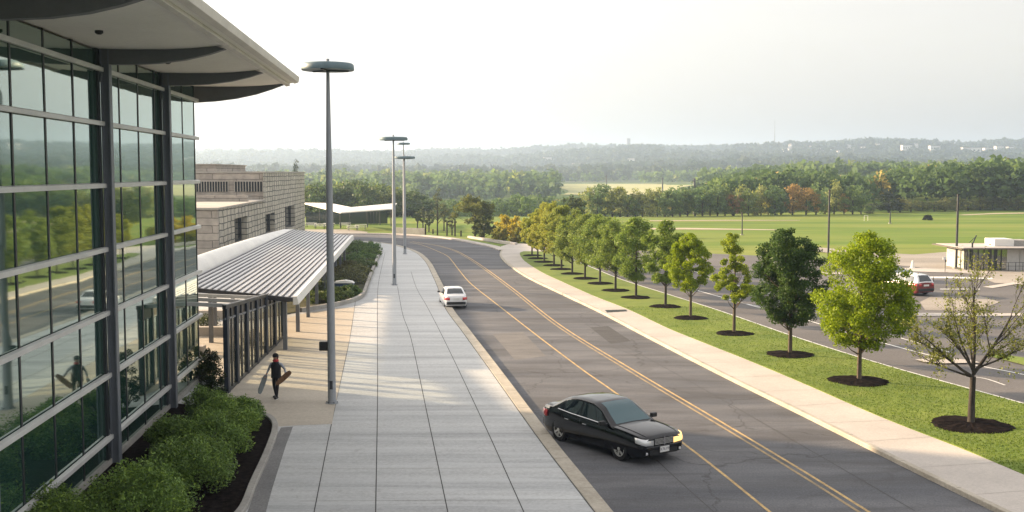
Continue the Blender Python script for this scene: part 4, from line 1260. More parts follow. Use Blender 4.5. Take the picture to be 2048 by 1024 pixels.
def make_car(name, label, loc, rz, paint, kind='sedan', plate_text=None, group=None, indicator=False, chrome=True, roof_paint=None):
    t = thing(name, label, 'car', loc, rz, group)
    if kind == 'sedan':
        L0, L1 = -2.48, 2.48
        W = [(-2.48, .74), (-2.35, .84), (-1.9, .905), (-1, .93), (1, .93), (1.9, .915), (2.3, .865), (2.42, .81), (2.48, .74)]
        ZTop = [(-2.48, .88), (-2.4, 1.03), (-1.75, 1.08), (-.8, 1.02), (.6, .99), (1.0, .98), (1.7, .945), (2.2, .885), (2.42, .825), (2.48, .765)]
        RZ = [(-2.0, 1.03), (-1.75, 1.17), (-1.3, 1.42), (-.95, 1.50), (-.45, 1.53), (.05, 1.515), (.38, 1.43), (.80, 1.19), (1.2, .96)]
        CX = (-2.0, 1.2); wb = (-1.47, 1.50); wr = .365
        sidewin = ((-1.28, -.40), (-.32, .55)); ws = (.24, 1.13); rw = (-1.84, -1.14)
    else:
        L0, L1 = -2.3, 2.3
        W = [(-2.3, .80), (-2.2, .88), (-1.5, .915), (1, .915), (1.8, .89), (2.15, .82), (2.3, .7)]
        ZTop = [(-2.3, .98), (-2.2, 1.03), (-1.4, 1.04), (.8, 1.0), (1.2, .98), (1.9, .88), (2.2, .76), (2.3, .6)]
        RZ = [(-2.26, 1.0), (-2.12, 1.28), (-1.9, 1.52), (-1.5, 1.60), (-.5, 1.64), (.1, 1.60), (.5, 1.42), (1.0, 1.15), (1.35, .96)]
        CX = (-2.26, 1.35); wb = (-1.35, 1.42); wr = .34
        sidewin = ((-1.85, -.95), (-.86, .0), (.08, .62)); ws = (.32, 1.26); rw = (-2.22, -1.86)
    zb = .20
    def body_pt(x, s):
        w, zt = smooth_tab(W, x), smooth_tab(ZTop, x)
        e = min(1, (x - L0) / .25, (L1 - x) / .25)
        lo = zb + .10 * (1 - e)
        P = [(0, lo), (w * .90, lo), (w * .975, lo + .10), (w * 1.0, .50), (w * .995, zt - .30), (w * .965, zt - .13), (w * .90, zt - .035), (w * .72, zt + .0), (0, zt + .025)]
        k = s * (len(P) - 1); i = min(int(k), len(P) - 2); f = k - i
        return P[i][0] + (P[i + 1][0] - P[i][0]) * f, P[i][1] + (P[i + 1][1] - P[i][1]) * f
    xs = sorted(set([L0 + (L1 - L0) * k / 44 for k in range(45)] + [L0 + .05, L1 - .05, L0 + .12, L1 - .12]))
    rows = []
    for x in xs:
        half = [body_pt(x, k / 16) for k in range(17)]
        rows.append([(x, yy, z) for yy, z in half] + [(x, -yy, z) for yy, z in reversed(half[:-1])])
    mb = MB(); mb.grid(rows)
    nn = len(rows[0])
    mb.add(rows[0][:-1], [tuple(range(nn - 1))]); mb.add(rows[-1][:-1], [tuple(reversed(range(nn - 1)))])
    me_o = mb.build('body', paint, t, smooth=False)
    bm = bmesh.new(); bm.from_mesh(me_o.data)
    bmesh.ops.remove_doubles(bm, verts=bm.verts, dist=.0008)
    bmesh.ops.recalc_face_normals(bm, faces=bm.faces)
    bm.to_mesh(me_o.data); bm.free()
    # wheel arches cut out of the body
    cut = MB()
    for x in wb:
        for s in (-1, 1):
            cut.lathe((x, s * .80, wr), [(wr + .065, -.26), (wr + .065, .26)], 28, axis='Y')
    co = cut.build('cutter', None)
    md = me_o.modifiers.new('arches', 'BOOLEAN'); md.operation = 'DIFFERENCE'; md.object = co; md.solver = 'EXACT'
    bpy.context.view_layer.update()
    dg = bpy.context.evaluated_depsgraph_get()
    nm = bpy.data.meshes.new_from_object(me_o.evaluated_get(dg))
    me_o.modifiers.remove(md)
    old = me_o.data; me_o.data = nm; bpy.data.meshes.remove(old)
    bpy.data.objects.remove(co)
    nm.polygons.foreach_set('use_smooth', [True] * len(nm.polygons))
    try: nm.set_sharp_from_angle(angle=R(38))
    except Exception: pass
    # cabin
    def cab(x, s):
        """s 0 at the belt on the left side, .5 roof centre, 1 belt on the right"""
        zr = smooth_tab(RZ, x); zt = smooth_tab(ZTop, x) - .05
        w = smooth_tab(W, x)
        hgt = max(.0, zr - zt)
        q = abs(2 * s - 1)           # 1 at belt, 0 on the centre line
        tw = w * .94 - (.17 if kind == 'sedan' else .22) * min(1, hgt / .45)
        P = [(1, w * .945, zt), (.62, tw + .035, zr - .085), (.55, tw - .02, zr - .04), (.45, tw - .12, zr - .008), (0, 0, zr + .012)]
        for (a, ya, za), (b, yb, zb_) in zip(P, P[1:]):
            if q >= b:
                f = (a - q) / (a - b)
                yy, z = ya + (yb - ya) * f, za + (zb_ - za) * f
                break
        return Vector((x, yy if s < .5 else -yy, z))
    ss = [0, .06, .12, .19, .225, .275, .33, .40, .5, .60, .67, .725, .775, .81, .88, .94, 1]
    cx = [CX[0] + (CX[1] - CX[0]) * k / 60 for k in range(61)]
    MB().grid([[cab(x, s) for s in ss] for x in cx]).build('cabin', roof_paint or paint, t, smooth=True)
    def patch(x0, x1, s0, s1, name, m, off=.006, taper=(0, 0), n=17):
        rows = []
        for i in range(n):
            r_ = []
            for j in range(n):
                s = s0 + (s1 - s0) * j / (n - 1)
                v = j / (n - 1)
                a, b = x0 + taper[0] * v, x1 + taper[1] * v
                x = a + (b - a) * i / (n - 1)
                p = cab(x, s)
                du = cab(x + .01, s) - cab(x - .01, s); dv = cab(x, s + .004) - cab(x, s - .004)
                nrm = du.cross(dv)
                if nrm.length > 1e-9: nrm.normalize()
                c = Vector((x, 0, .7))
                if nrm.dot(p - c) < 0: nrm = -nrm
                r_.append(p + nrm * off)
            rows.append(r_)
        return MB().grid(rows).build(name, m, t, smooth=True, fix=False)
    patch(ws[0], ws[1], .285, .715, 'windscreen', M['windshield'])
    patch(rw[0], rw[1], .285, .715, 'rear_window', M['car_glass'])
    for k, (a, b) in enumerate(sidewin):
        first, last = k == 0, k == len(sidewin) - 1
        for lo, hi in ((.02, .18), (.98, .82)):
            tp = (.34 if first and kind == 'sedan' else .06 if first else 0, -.34 if last else 0)
            aa = a - (.22 if first and kind == 'sedan' else 0); bb = b + (.30 if last else 0)
            patch(aa, bb, lo, hi, 'side_window', M['car_glass'], taper=tp)
    # belt trim
    if chrome:
        for s in (-1, 1):
            tr = MB()
            pts = []
            for k in range(13):
                x = sidewin[0][0] - .25 + (sidewin[-1][1] + .55 - sidewin[0][0]) * k / 12
                p = cab(x, .012); pts.append((p.x, s * (p.y + .012), p.z + .0))
            tr.tube(pts, .011, 6)
            tr.build('belt_trim', M['chrome'], t)
    # wheels
    for x in wb:
        for s in (-1, 1):
            c = (x, s * .80, wr)
            ty = MB().lathe(c, [(wr * .66, -.11), (wr * .93, -.115), (wr, -.085), (wr, .085), (wr * .93, .115), (wr * .66, .11), (wr * .66, -.11)], 28, axis='Y', cap=False).build('wheel', M['rubber'], t, smooth=True)
            rim = MB()
            o = s * .075
            rim.lathe((x, s * .80 + o, wr), [(wr * .68, -.03), (wr * .68, .03), (wr * .60, .032), (wr * .60, -.03), (wr * .68, -.03)], 28, axis='Y', cap=False)
            for k in range(7):
                a = k * 2 * math.pi / 7
                d = Vector((math.cos(a), 0, math.sin(a)))
                cc = Vector((x, s * .80 + o + s * .012, wr))
                rim.bar(cc + d * wr * .12, cc + d * wr * .62, .03, .055, up=(-math.sin(a), 0, math.cos(a)))
            rim.lathe((x, s * .80 + o + s * .012, wr), [(.055, -.03), (.06, .025), (.02, .03)] if s > 0 else [(.055, .03), (.06, -.025), (.02, -.03)], 14, axis='Y')
            rim.build('rim', M['alloy'], ty, smooth=True, fix=True)
            MB().lathe((x, s * .76, wr), [(wr * .60, -.02), (wr * .60, .02)], 24, axis='Y').build('brake_drum', M['black'], ty)
    def surf(x, y_sign, z):
        return (x, y_sign * smooth_tab(W, x) * 1.0, z)
    if kind == 'sedan':
        for s in (-1, 1):
            MB().tube([(x, s * smooth_tab(W, x) * .735, smooth_tab(ZTop, x) + .004) for x in (1.16, 1.4, 1.65, 1.9, 2.1, 2.28, 2.4)], .0075, 5).build('bonnet_gap', M['black'], t)
            MB().tube([(x, s * smooth_tab(W, x) * .80, smooth_tab(ZTop, x) + .002) for x in (-2.02, -2.15, -2.3, -2.4)], .0075, 5).build('boot_gap', M['black'], t)
    # nose: headlights, grille, bumper intake
    zg = smooth_tab(ZTop, L1 - .1)
    for s in (-1, 1):
        hl = MB()
        xq = [L1 + .012, L1 + .012, L1 - .04, L1 - .12, L1 - .26]
        yq = [.40, smooth_tab(W, L1) - .03] + [smooth_tab(W, x) + .012 for x in xq[2:]]
        top = .775 if kind == 'sedan' else .72
        rows = [[(x, y * s, .57 + .025 * i), (x, y * s, .63 + .01 * i), (x - .004, y * s, .71 if kind == 'sedan' else .68), (x - .03, (y - .012) * s, min(top + .012 * i, smooth_tab(ZTop, min(x, L1) - .03) - .02))] for i, (x, y) in enumerate(zip(xq, yq))]
        hl.grid(rows)
        h = hl.build('headlight', M['lamp_glass'] if not (indicator and s > 0) else M['amber'], t, smooth=True)
        sd = h.modifiers.new('thick', 'SOLIDIFY'); sd.thickness = .05; sd.offset = -1
        MB().box((L1 - .06, s * .60, .36), (.10, .22, .09), rz=-s * .35).build('fog_light', M['lamp_glass'], t, bevel=.02)
    gr = MB()
    gz_ = .015 if kind == 'sedan' else 0
    gr.box((L1 - .005, 0, .665 + gz_), (.05, .74, .18)).build('grille', M['black'], t)
    for k in range(5):
        MB().box((L1 + .022, 0, .592 + gz_ + .036 * k), (.02, .74, .010)).build('grille_bar', M['alloy'], t)
    MB().box((L1 + .032, 0, .665 + gz_), (.02, .04, .22)).build('grille_badge', M['chrome'], t)
    MB().box((L1 - .02, 0, .36), (.06, 1.1, .15)).build('air_intake', M['black'], t)
    MB().box((L1 - .03, 0, .51), (.15, 1.40, .11)).build('front_bumper', paint, t, bevel=.03)
    # tail
    for s in (-1, 1):
        tl = MB()
        zt = .80 if kind == 'sedan' else .86
        pr = [(L0 + .012, .50), (L0 + .05, .66), (L0 + .14, .80), (L0 + .42, .885)]
        rows = [[(x - .02, yy * s * 1.012, zt - .10), (x - .022, yy * s * 1.012, zt), (x - .01, yy * s * 1.0, zt + .10)] for x, yy in pr]
        tl.grid(rows)
        h = tl.build('tail_light', M['tail'], t, smooth=True)
        sd = h.modifiers.new('thick', 'SOLIDIFY'); sd.thickness = .05; sd.offset = 1
    MB().box((L0 + .02, 0, .46), (.14, 1.52, .22)).build('rear_bumper', M['black'] if kind != 'sedan' or not chrome else paint, t, bevel=.04)
    MB().box((L0 - .015, 0, .80), (.03, .50, .13)).build('rear_plate', M['plate'], t)
    # doors: seams, handles, mirrors
    for s in (-1, 1):
        for x in ((-1.28, -.36, .86) if kind == 'sedan' else (-.92, .03, .85)):
            w = smooth_tab(W, x)
            MB().bar((x, s * (w * 1.0 + .0015), .34), (x, s * (w * .985 + .002), .90), .014, .004, up=(0, 1, 0)).build('door_seam', M['black'], t)
        for x in ((-1.02, -.12) if kind == 'sedan' else (-.72, .22)):
            MB().box((x, s * (smooth_tab(W, x) * .985 + .012), .80), (.19, .03, .03)).build('door_handle', M['chrome'] if chrome else paint, t, bevel=.008)
        mx = .88 if kind == 'sedan' else 1.0
        mi = MB()
        mi.box((mx, s * 1.045, 1.03), (.13, .21, .135))
        mi.box((mx + .02, s * .92, .985), (.07, .14, .05))
        mi.build('wing_mirror', M['black'], t, bevel=.03)
    MB().extrude([(-.10, -.02, 1.47), (.10, -.02, 1.47), (-.08, -.02, 1.54)] if kind == 'sedan' else [(-1.5, -.02, 1.60), (-1.3, -.02, 1.61), (-1.5, -.02, 1.69)], (0, .04, 0)).build('antenna', M['black'], t)
    MB().box((0, 0, .25), (4.0, 1.36, .12)).build('underbody', M['black'], t)
    if plate_text:
        pl_ = MB().box((L1 + .045, -.0, .44), (.02, .36, .17)).build('front_plate', M['plate'], t)
        cu = bpy.data.curves.new('plate_text', 'FONT'); cu.body = plate_text; cu.size = .12; cu.align_x = 'CENTER'; cu.align_y = 'CENTER'; cu.extrude = .001
        to = bpy.data.objects.new('plate_text', cu); COL.objects.link(to)
        bpy.context.view_layer.update()
        dg = bpy.context.evaluated_depsgraph_get()
        tm = bpy.data.meshes.new_from_object(to.evaluated_get(dg))
        bpy.data.objects.remove(to)
        tm.transform(Matrix.Translation((L1 + .058, 0, .44)) @ Matrix(((0, 0, 1, 0), (1, 0, 0, 0), (0, 1, 0, 0), (0, 0, 0, 1))))
        link_mesh('plate_text', tm, M['plate_ink'], pl_)
    if kind == 'sedan' and plate_text:
        # wheel wells, boot spoiler
        MB().box((L0 + .16, 0, 1.03), (.16, 1.1, .03)).build('boot_lip', paint, t, bevel=.01)
    return t

fl, rl = G(1243, 917, 0), G(1123, 887, 0)
head = R(-90 + 35)
cc = (fl + rl) / 2 + Vector((math.cos(head + math.pi / 2), math.sin(head + math.pi / 2), 0)) * .90
sedan = make_car('sedan', 'black four door sedan pulling away from the kerb in the foreground', (cc.x - .05, cc.y + .12, 0.0), head, M['car_black'], 'sedan', 'K76 F9', indicator=True)
sedan.scale = (1.08, 1.08, 1.09)
p = G(913, 619, 0)
hd = math.atan2(.985, -.17)
c = p + Vector((math.cos(hd), math.sin(hd), 0)) * 2.25
make_car('sedan', 'white car seen from behind, driving away close to the left kerb', (c.x, c.y, 0), hd, M['car_white'], 'sedan', chrome=False).scale = (.86, .86, .90)
p = G(1852, 592, 0)
hd = math.atan2(.95, -.42)
c = p + Vector((math.cos(hd), math.sin(hd), 0)) * 2.3
make_car('hatchback', 'dark red car with a white roof, its rear towards us in the right hand lot', (c.x, c.y, 0), hd, M['car_red'], 'hatch', chrome=False, roof_paint=M['car_white'])
for (x, y, a, m, k, lab) in ((1772, 560, .2, 'car_silver', 'hatch', 'pale car parked behind the broad lime green tree'),):
    p = G(x, y, 0)
    make_car('parked_car', lab, (p.x, p.y, 0), a, M[m], k, chrome=False)

# ------------------------------------------------------------------ person with two boards
def make_person():
    b = G(553, 796, ZP); b.z = ZP
    t = thing('person', 'person in a black vest, grey sleeves and dark cap walking with two boards', 'person', b, R(-10))
    # local frame: faces -Y, x to the picture's right
    V, E, Rd = [], [], []
    def v(p, r, par=None):
        V.append(p); Rd.append(r)
        if par is not None: E.append((par, len(V) - 1))
        return len(V) - 1
    pel = v((0, 0, .95), (.15, .115))
    wa = v((0, .0, 1.12), (.145, .10), pel)
    ch = v((0, -.01, 1.33), (.175, .115), wa)
    nb = v((0, .0, 1.49), (.08, .07), ch)
    nk = v((0, -.02, 1.56), (.058, .058), nb)
    h1 = v((0, -.045, 1.64), (.078, .09), nk)
    h2 = v((0, -.045, 1.72), (.082, .098), h1)
    h3 = v((0, -.035, 1.79), (.055, .065), h2)
    v((0, -.150, 1.665), (.018, .02), h1)
    feet = []
    for s, fy, kz in ((-1, .16, .50), (1, -.18, .50)):
        hp = v((s * .095, 0, .88), (.095, .095), pel)
        kn = v((s * .095, fy * .35 - .05, kz), (.065, .07), hp)
        an = v((s * .09, fy, .09), (.042, .045), kn)
        hl = v((s * .09, fy - .10, .05), (.045, .035), an)
        v((s * .095, fy - .20, .035), (.035, .025), hl)
        feet.append(fy)
    hands = {}
    for s, el, hn in ((-1, (-.33, .03, 1.17), (-.37, -.10, .99)), (1, (.36, .04, 1.19), (.45, -.12, 1.06))):
        sh = v((s * .195, 0, 1.42), (.07, .068), ch)
        e = v(el, (.048, .048), sh)
        w = v(hn, (.032, .034), e)
        d = (Vector(hn) - Vector(el)).normalized()
        pm = Vector(hn) + d * .07
        ph = v(tuple(pm), (.036, .020), w)
        hands[s] = pm
        side = d.cross(Vector((0, 1, 0))).normalized()
        for k in range(4):
            a = pm + side * ((k - 1.5) * .020) + d * .03
            L = (.060, .072, .076, .064)[k]
            f1 = v(tuple(a), (.010, .010), ph)
            f2 = v(tuple(a + d * L * .5 + Vector((0, -.012, 0))), (.009, .009), f1)
            v(tuple(a + d * L * .8 + Vector((0, -.035, 0))), (.008, .008), f2)
        tb = v(tuple(pm + side * .045 * -s - d * .01), (.011, .011), ph)
        v(tuple(pm + side * .06 * -s + d * .035 + Vector((0, -.015, 0))), (.009, .009), tb)
    me = bpy.data.meshes.new('body'); me.from_pydata(V, E, [])
    o = bpy.data.objects.new('body', me); COL.objects.link(o)
    sk = o.modifiers.new('skin', 'SKIN')
    sk.use_smooth_shade = True
    for i, r in enumerate(Rd):
        me.skin_vertices[0].data[i].radius = r
    me.skin_vertices[0].data[pel].use_root = True
    ss_ = o.modifiers.new('sub', 'SUBSURF'); ss_.levels = 2; ss_.render_levels = 2
    bpy.context.view_layer.update()
    dg = bpy.context.evaluated_depsgraph_get()
    nm = bpy.data.meshes.new_from_object(o.evaluated_get(dg))
    bpy.data.objects.remove(o)
    for m in (M['dark_cloth'], M['shirt'], M['person_skin']): nm.materials.append(m)
    for p in nm.polygons:
        c = p.center
        if c.z > 1.525: k = 2
        elif c.z < .98 and abs(c.x) < .26: k = 0
        elif abs(c.x) > .30 and c.z < (1.02 if c.x < 0 else 1.09): k = 2
        else: k = 1
        p.material_index = k
    body = bpy.data.objects.new('body', nm); COL.objects.link(body); body.parent = t
    # sleeveless vest over the trunk
    ve = MB()
    rows = []
    for z, rx, ry in ((.84, .205, .165), (.98, .20, .16), (1.12, .195, .15), (1.28, .205, .155), (1.40, .195, .15), (1.47, .14, .12), (1.50, .10, .10)):
        rows.append([(rx * math.copysign(abs(math.cos(a)) ** .8, math.cos(a)), ry * math.copysign(abs(math.sin(a)) ** .8, math.sin(a)), z) for a in [k * 2 * math.pi / 24 for k in range(25)]])
    ve.grid(rows).build('vest', M['black_cloth'], t, smooth=True)
    # cap, hair, scarf, face details
    MB().lathe((0, -.035, 1.70), [(.118, 0), (.122, .05), (.105, .11), (.06, .145), (.01, .155)], 20).build('cap', M['black_cloth'], t, smooth=True)
    MB().lathe((0, -.02, 1.50), [(.10, 0), (.125, .03), (.12, .07), (.095, .10)], 20).build('scarf', M['red_cloth'], t, smooth=True)
    hr = MB().lathe((0, .0, 1.60), [(.075, -.02), (.105, .04), (.115, .12)], 16); hr.build('hair', plain('dark red hair', (.10, .02, .018), .6), t, smooth=True)
    ey = MB()
    for s in (-1, 1): ey.lathe((s * .034, -.137, 1.70), [(.0, -.011), (.011, 0), (.0, .011)], 10)
    ey.build('eyes', M['black'], t)
    MB().box((0, -.142, 1.615), (.05, .012, .012)).build('mouth', plain('lips', (.25, .07, .06), .5), t)
    for s, fy in ((-1, feet[0]), (1, feet[1])):
        sh = MB().box((s * .095, fy - .09, .05), (.10, .29, .09)).build('shoe', M['black'], t, bevel=.03)
        MB().box((s * .095, fy - .09, .012), (.108, .30, .02)).build('sole', M['white_metal'], sh)
    return t, b, hands
pt, pbase, hands = make_person()

def make_board(label, loc, rot, deck_m, L=.82, w=.21):
    t = thing('skateboard', label, 'skateboard', loc)
    t.rotation_euler = rot
    n = 16
    top = []
    for k in range(2 * n):
        a = 2 * math.pi * k / (2 * n)
        x = math.copysign(abs(math.cos(a)) ** .55, math.cos(a)) * w / 2
        z = math.copysign(abs(math.sin(a)) ** .8, math.sin(a)) * L / 2
        top.append((x, z))
    rows_a = []
    d = MB()
    def dep(z): return .05 * max(0, abs(z) / (L / 2) - .62) / .38
    vs = [(x, -dep(z), z) for x, z in top] + [(x, -dep(z) + .014, z) for x, z in top]
    N2 = 2 * n
    d.add(vs, [tuple(range(N2)), tuple(reversed(range(N2, 2 * N2)))] + [(i, (i + 1) % N2, N2 + (i + 1) % N2, N2 + i) for i in range(N2)])
    d.build('deck', deck_m, t)
    for s in (-1, 1):
        tr = MB().bar((-.09, .045, s * L * .28), (.09, .045, s * L * .28), .03, .05).build('truck', M['alloy'], t)
        for q in (-1, 1):
            MB().lathe((q * .095, .06, s * L * .28), [(.028, -.02), (.028, .02)], 14, axis='X').build('wheel', M['white_metal'], tr)
    return t
M3 = Matrix.Rotation(R(-10), 3, 'Z')
hl_ = pbase + M3 @ hands[-1]
hr_ = pbase + M3 @ hands[1]
make_board('grey skateboard hanging from the hand at the person\'s left in the picture', hl_ + Vector((-.13, -.04, -.34)), (R(4), R(20), R(25)), M['board_grey'])
make_board('brown skateboard tucked under the arm at the person\'s right in the picture', hr_ + Vector((-.06, -.09, -.12)), (R(-5), R(48), R(-8)), M['board_brown'], .80, .22)

# ------------------------------------------------------------------ right hand kiosk, poles and odd things in the field
kb_ = G(1985, 541, 0)
kk = thing('kiosk', 'low glazed kiosk with a flat overhanging roof at the right edge', 'building', kb_)
kx0, kx1 = G(1935, 541, 0).x, G(2250, 541, 0).x
ky = kb_.y
gx = G(2016, 541, 0).x
MB(kb_).box(((kx0 + kx1) / 2, ky + 3.0, 2.43), (kx1 - kx0 + 1.8, 7.4, .11)).build('roof', plain('brown roof edge', (.10, .085, .07), .7), kk)
MB(kb_).box(((kx0 + kx1) / 2, ky + 3.0, 2.52), (kx1 - kx0 + 1.2, 6.8, .05)).build('roof_deck', M['walk'], kk)
MB(kb_).box(((gx + kx1) / 2, ky + 3.2, 1.18), (kx1 - gx, 5.8, 2.34)).build('wall', speckle('weathered white panel', (.48, .47, .45), (.62, .61, .58), .4, 5, (1, 1, .2), rough=.7, fine_amt=.1, bumpy=0), kk)
MB(kb_).box(((kx0 + gx) / 2, ky + 3.4, 1.16), (gx - kx0 - .3, 4.2, 2.30)).build('wall', speckle('pale inner wall', (.38, .39, .36), (.46, .46, .42), .5, 5, rough=.8, bumpy=0), kk)
nG = 7
for k in range(nG):
    a = kx0 + (gx - kx0) * k / nG; b = kx0 + (gx - kx0) * (k + 1) / nG
    MB(kb_).box(((a + b) / 2, ky + .3, 1.2), (b - a - .06, .03, 2.2)).build('glass_panel', M['kiosk_glass'], kk)
    MB(kb_).box((a, ky + .3, 1.18), (.09 if k not in (4, 5) else .3, .12, 2.34)).build('post', M['dark_steel'], kk)
for k in range(4):
    x = gx + 1.2 + k * 2.6
    MB(kb_).box((x, ky + .26, 1.1), (.03, .05, 2.0)).build('panel_joint', M['grey_kerb'], kk)
MB(kb_).box((gx + .4, ky + 3, 2.95), (1.9, 2.2, .8)).build('roof_unit', M['white_metal'], kk, bevel=.02)
MB(kb_).box((gx + 2.2, ky + 3.2, 2.87), (1.6, 2.0, .64)).build('roof_unit', M['grey_kerb'], kk, bevel=.02)
rl_ = MB(kb_)
for a, b in ((gx - 1.6, gx + 1.8),):
    for z in (.55, .95): rl_.bar((a, ky - .6, z), (b, ky - .6, z), .04)
    for k in range(6): x = a + (b - a) * k / 5; rl_.bar((x, ky - .6, 0), (x, ky - .6, .95), .04)
rl_.build('railing', M['dark_steel'], kk)
rg = MB(kb_)
bx = G(1944, 541, 0).x
rg.bar((bx, ky + .1, 0), (bx, ky + .1, 3.1), .12); rg.bar((bx, ky + .1, 2.9), (bx + .35, ky + .1, 3.9), .09); rg.bar((bx - .3, ky + .1, 3.1), (bx + .30, ky + .1, 3.75), .05)
rg.build('hoist_arm', M['dark_steel'], kk)
kk.scale = (1, 1, .86)

def pole(px, py, ty, r, lab, head=False):
    b = G(px, py, 0)
    H = zpx(ty, b.y)
    t = thing('utility_pole', lab, 'pole', b)
    MB().tube([(0, 0, 0), (0, 0, H)], [r, r * .75], 10).build('shaft', M['dark_steel'], t, smooth=True)
    MB().tube([(0, 0, H - .02), (0, 0, H + .12)], [r * .9, r * .9], 10).build('cap', M['black'], t)
    MB().box((0, 0, .06), (r * 4, r * 4, .12)).build('footing', M['grey_kerb'], t)
    return t
pole(1912, 537, 391, .13, 'dark slim pole in front of the kiosk at the right')
pole(1656, 530, 381, .115, 'dark slim pole rising above the broad lime tree on its left')
pole(1484, 470, 427, .10, 'short dark pole in the field above the thin yellow-green tree')
pole(1780, 447, 425, .13, 'thin dark post standing in the field below the wood')
for (px, py, D, h, lab) in ((1389, 386, 380, None, 'a'), (1325, 379, 620, None, 'b'), (1213, 362, 760, None, 'c')):
    top = {'a': 357, 'b': 355, 'c': 350}[lab]
    p1, p2 = AT(px, py, D), AT(px, top, D)
    gz = terrain(p1.x, D)
    t = thing('distant_pole', {'a': 'distant dark pole above the row of olive street trees', 'b': 'distant thin pole in the pale valley field', 'c': 'distant stub of a pole at the edge of the pale field'}[lab], 'pole', (p1.x, D, gz))
    MB().tube([(0, 0, 0), (0, 0, p2.z - gz)], [.45, .35], 8).build('shaft', M['dark_steel'], t)
    MB().box((0, 0, p2.z - gz - .8), (2.0, .25, .25)).build('cross_arm', M['dark_steel'], t)
# goal frame
b = G(1732, 441.5, 0)
t = thing('goal_frame', 'small white goal frame in the far field', 'goal', b)
for s in (-1, 1): MB().tube([(s * .35, 0, 0), (s * .35, 0, 1.0)], .04, 8).build('post', M['white_metal'], t)
MB().tube([(-.35, 0, 1.0), (.35, 0, 1.0)], .04, 8).build('crossbar', M['white_metal'], t)
# sign on a thin post
b = G(1890, 544, 0)
t = thing('sign_post', 'small white sign on a thin post beside the tan paving', 'sign', b)
MB().tube([(0, 0, 0), (0, 0, 1.2)], .03, 8).build('post', M['dark_steel'], t)
MB().box((-.06, 0, 1.28), (.34, .05, .30)).build('panel', M['white_metal'], t, bevel=.01)
MB().box((.06, .05, 1.1), (.12, .12, .34)).build('meter_box', M['black'], t)
b = G(1825, 536, 0)
o = MB().lathe((0, 0, 0), [(.26, 0), (.26, .04), (.19, .06), (.08, .72), (.05, .74)], 16).build('marker_cone', M['white_metal'], smooth=True)
o.location = b; tag(o, 'small pale marker cone at the tip of the dark wedge of asphalt', 'cone')
# thin fence posts in the lot
for i, x in enumerate((1838, 1852, 1858, 1866, 1892)):
    b = G(x, 578 - i * .3, 0)
    o = MB().tube([(0, 0, 0), (0, 0, .9), (0, 0, .95)], [.04, .035, .02], 8).build('lot_bollard', M['dark_steel'])
    o.location = b
    tag(o, 'thin dark bollard in the line behind the red car', 'bollard', 'thin bollards behind the red car')

# ------------------------------------------------------------------ middle distance trees: one thing each
def bush_like(name, lab, cat, px, py, ty, l, r, colour, seed, group=None, low=.08, n=2600, leaf=.3, profile=ROUND, zt=None):
    b = G(px, py, 0) if zt is None else zt
    Y = b.y
    H = AT(px, ty, Y).z - b.z
    return make_tree(name, lab, cat, b, H, H * low, (r - l) / 2 / FPX * Y, profile, colour, seed, n_leaf=n, leaf=leaf, n_clump=44, trunk_r=max(.08, H * .022), group=group, bark='dark_bark', shell=.4)
bush_like('broadleaf_tree', 'large rounded olive tree standing alone beyond the road bend', 'tree', 950, 476, 391, 910, 987, (.16, .185, .045), 301, low=.22, n=5200, leaf=.3)
bush_like('broadleaf_tree', 'smaller dark tree pressed against the large rounded olive one', 'tree', 968, 478, 428, 945, 990, (.08, .11, .035), 302, n=2200)
bush_like('broadleaf_tree', 'dark rounded tree showing just above the far street trees', 'tree', 1152, 470, 389, 1124, 1186, (.075, .11, .035), 303, low=.2, n=3400, leaf=.32)
for i, (px, py, ty, l, r, c, lab) in enumerate(((1010, 481, 430, 988, 1032, (.44, .38, .035), 'tall yellow bush behind the low pale kerb wall'), (1032, 484, 436, 1012, 1056, (.47, .40, .035), 'rounded yellow bush next to the first street trees'), (1000, 484, 452, 986, 1018, (.33, .33, .05), 'low yellow green bush left of the yellow ones'), (1050, 486, 446, 1034, 1070, (.33, .34, .06), 'yellow green bush half hidden by the farthest street trees'), (1120, 500, 470, 1100, 1145, (.20, .25, .06), 'green bush glimpsed between the far street trees'))):
    bush_like('yellow_bush', lab, 'bush', px, py, ty, l, r, c, 310 + i, 'bushes at the end of the tree row', .03, 2600, .26)
# young pines on the grass beyond the bend
for i, (px, py, ty, w, lab) in enumerate(((875, 471, 379, 38, 'tall thin pine, largest of the young pines beyond the bend'), (846, 458, 413, 22, 'small young pine left of the tallest pine'), (858, 463, 422, 20, 'small young pine between its taller neighbours'), (888, 461, 408, 26, 'young pine just right of the tallest pine'), (835, 456, 420, 18, 'spindly young pine farthest left in the group'), (904, 470, 425, 22, 'young pine close to the dark posts'))):
    b = G(px, py, 0); Y = b.y
    H = AT(px, ty, Y).z
    make_tree('young_pine', lab, 'tree', b, H, H * .34, w / 2 / FPX * Y, [(0, .5), (.2, .9), (.4, 1), (.7, .7), (1, .15)], (.13, .165, .08), 330 + i, n_leaf=900, leaf=.24, n_clump=30, trunk_r=.10, group='young pines beyond the road bend', bark='dark_bark', shell=.2)
for i, (px, py, h) in enumerate(((894, 472, 2.0), (910, 472.5, 2.2), (851, 470, 1.6), (922, 473, .8), (866, 468, .7))):
    b = G(px, py, 0)
    o = MB().tube([(0, 0, 0), (0, 0, h), (0, 0, h + .05)], [.12, .11, .06], 8).build('timber_post', M['dark_bark'])
    o.location = b
    tag(o, ['dark timber post left of the tallest post by the pines', 'tallest dark timber post by the pines', 'dark timber post at the end of the low grey wall', 'short stump of a post below the olive tree', 'short dark post just right of the low grey wall'][i], 'post', 'timber posts beyond the road bend')
# lone round bush in the field
make_shrub('round_bush', 'dark round clipped bush alone in the open field', G(1855, 440, 0), .95, 1.15, (.014, .02, .012), 350, 2600, .2, cat='bush')

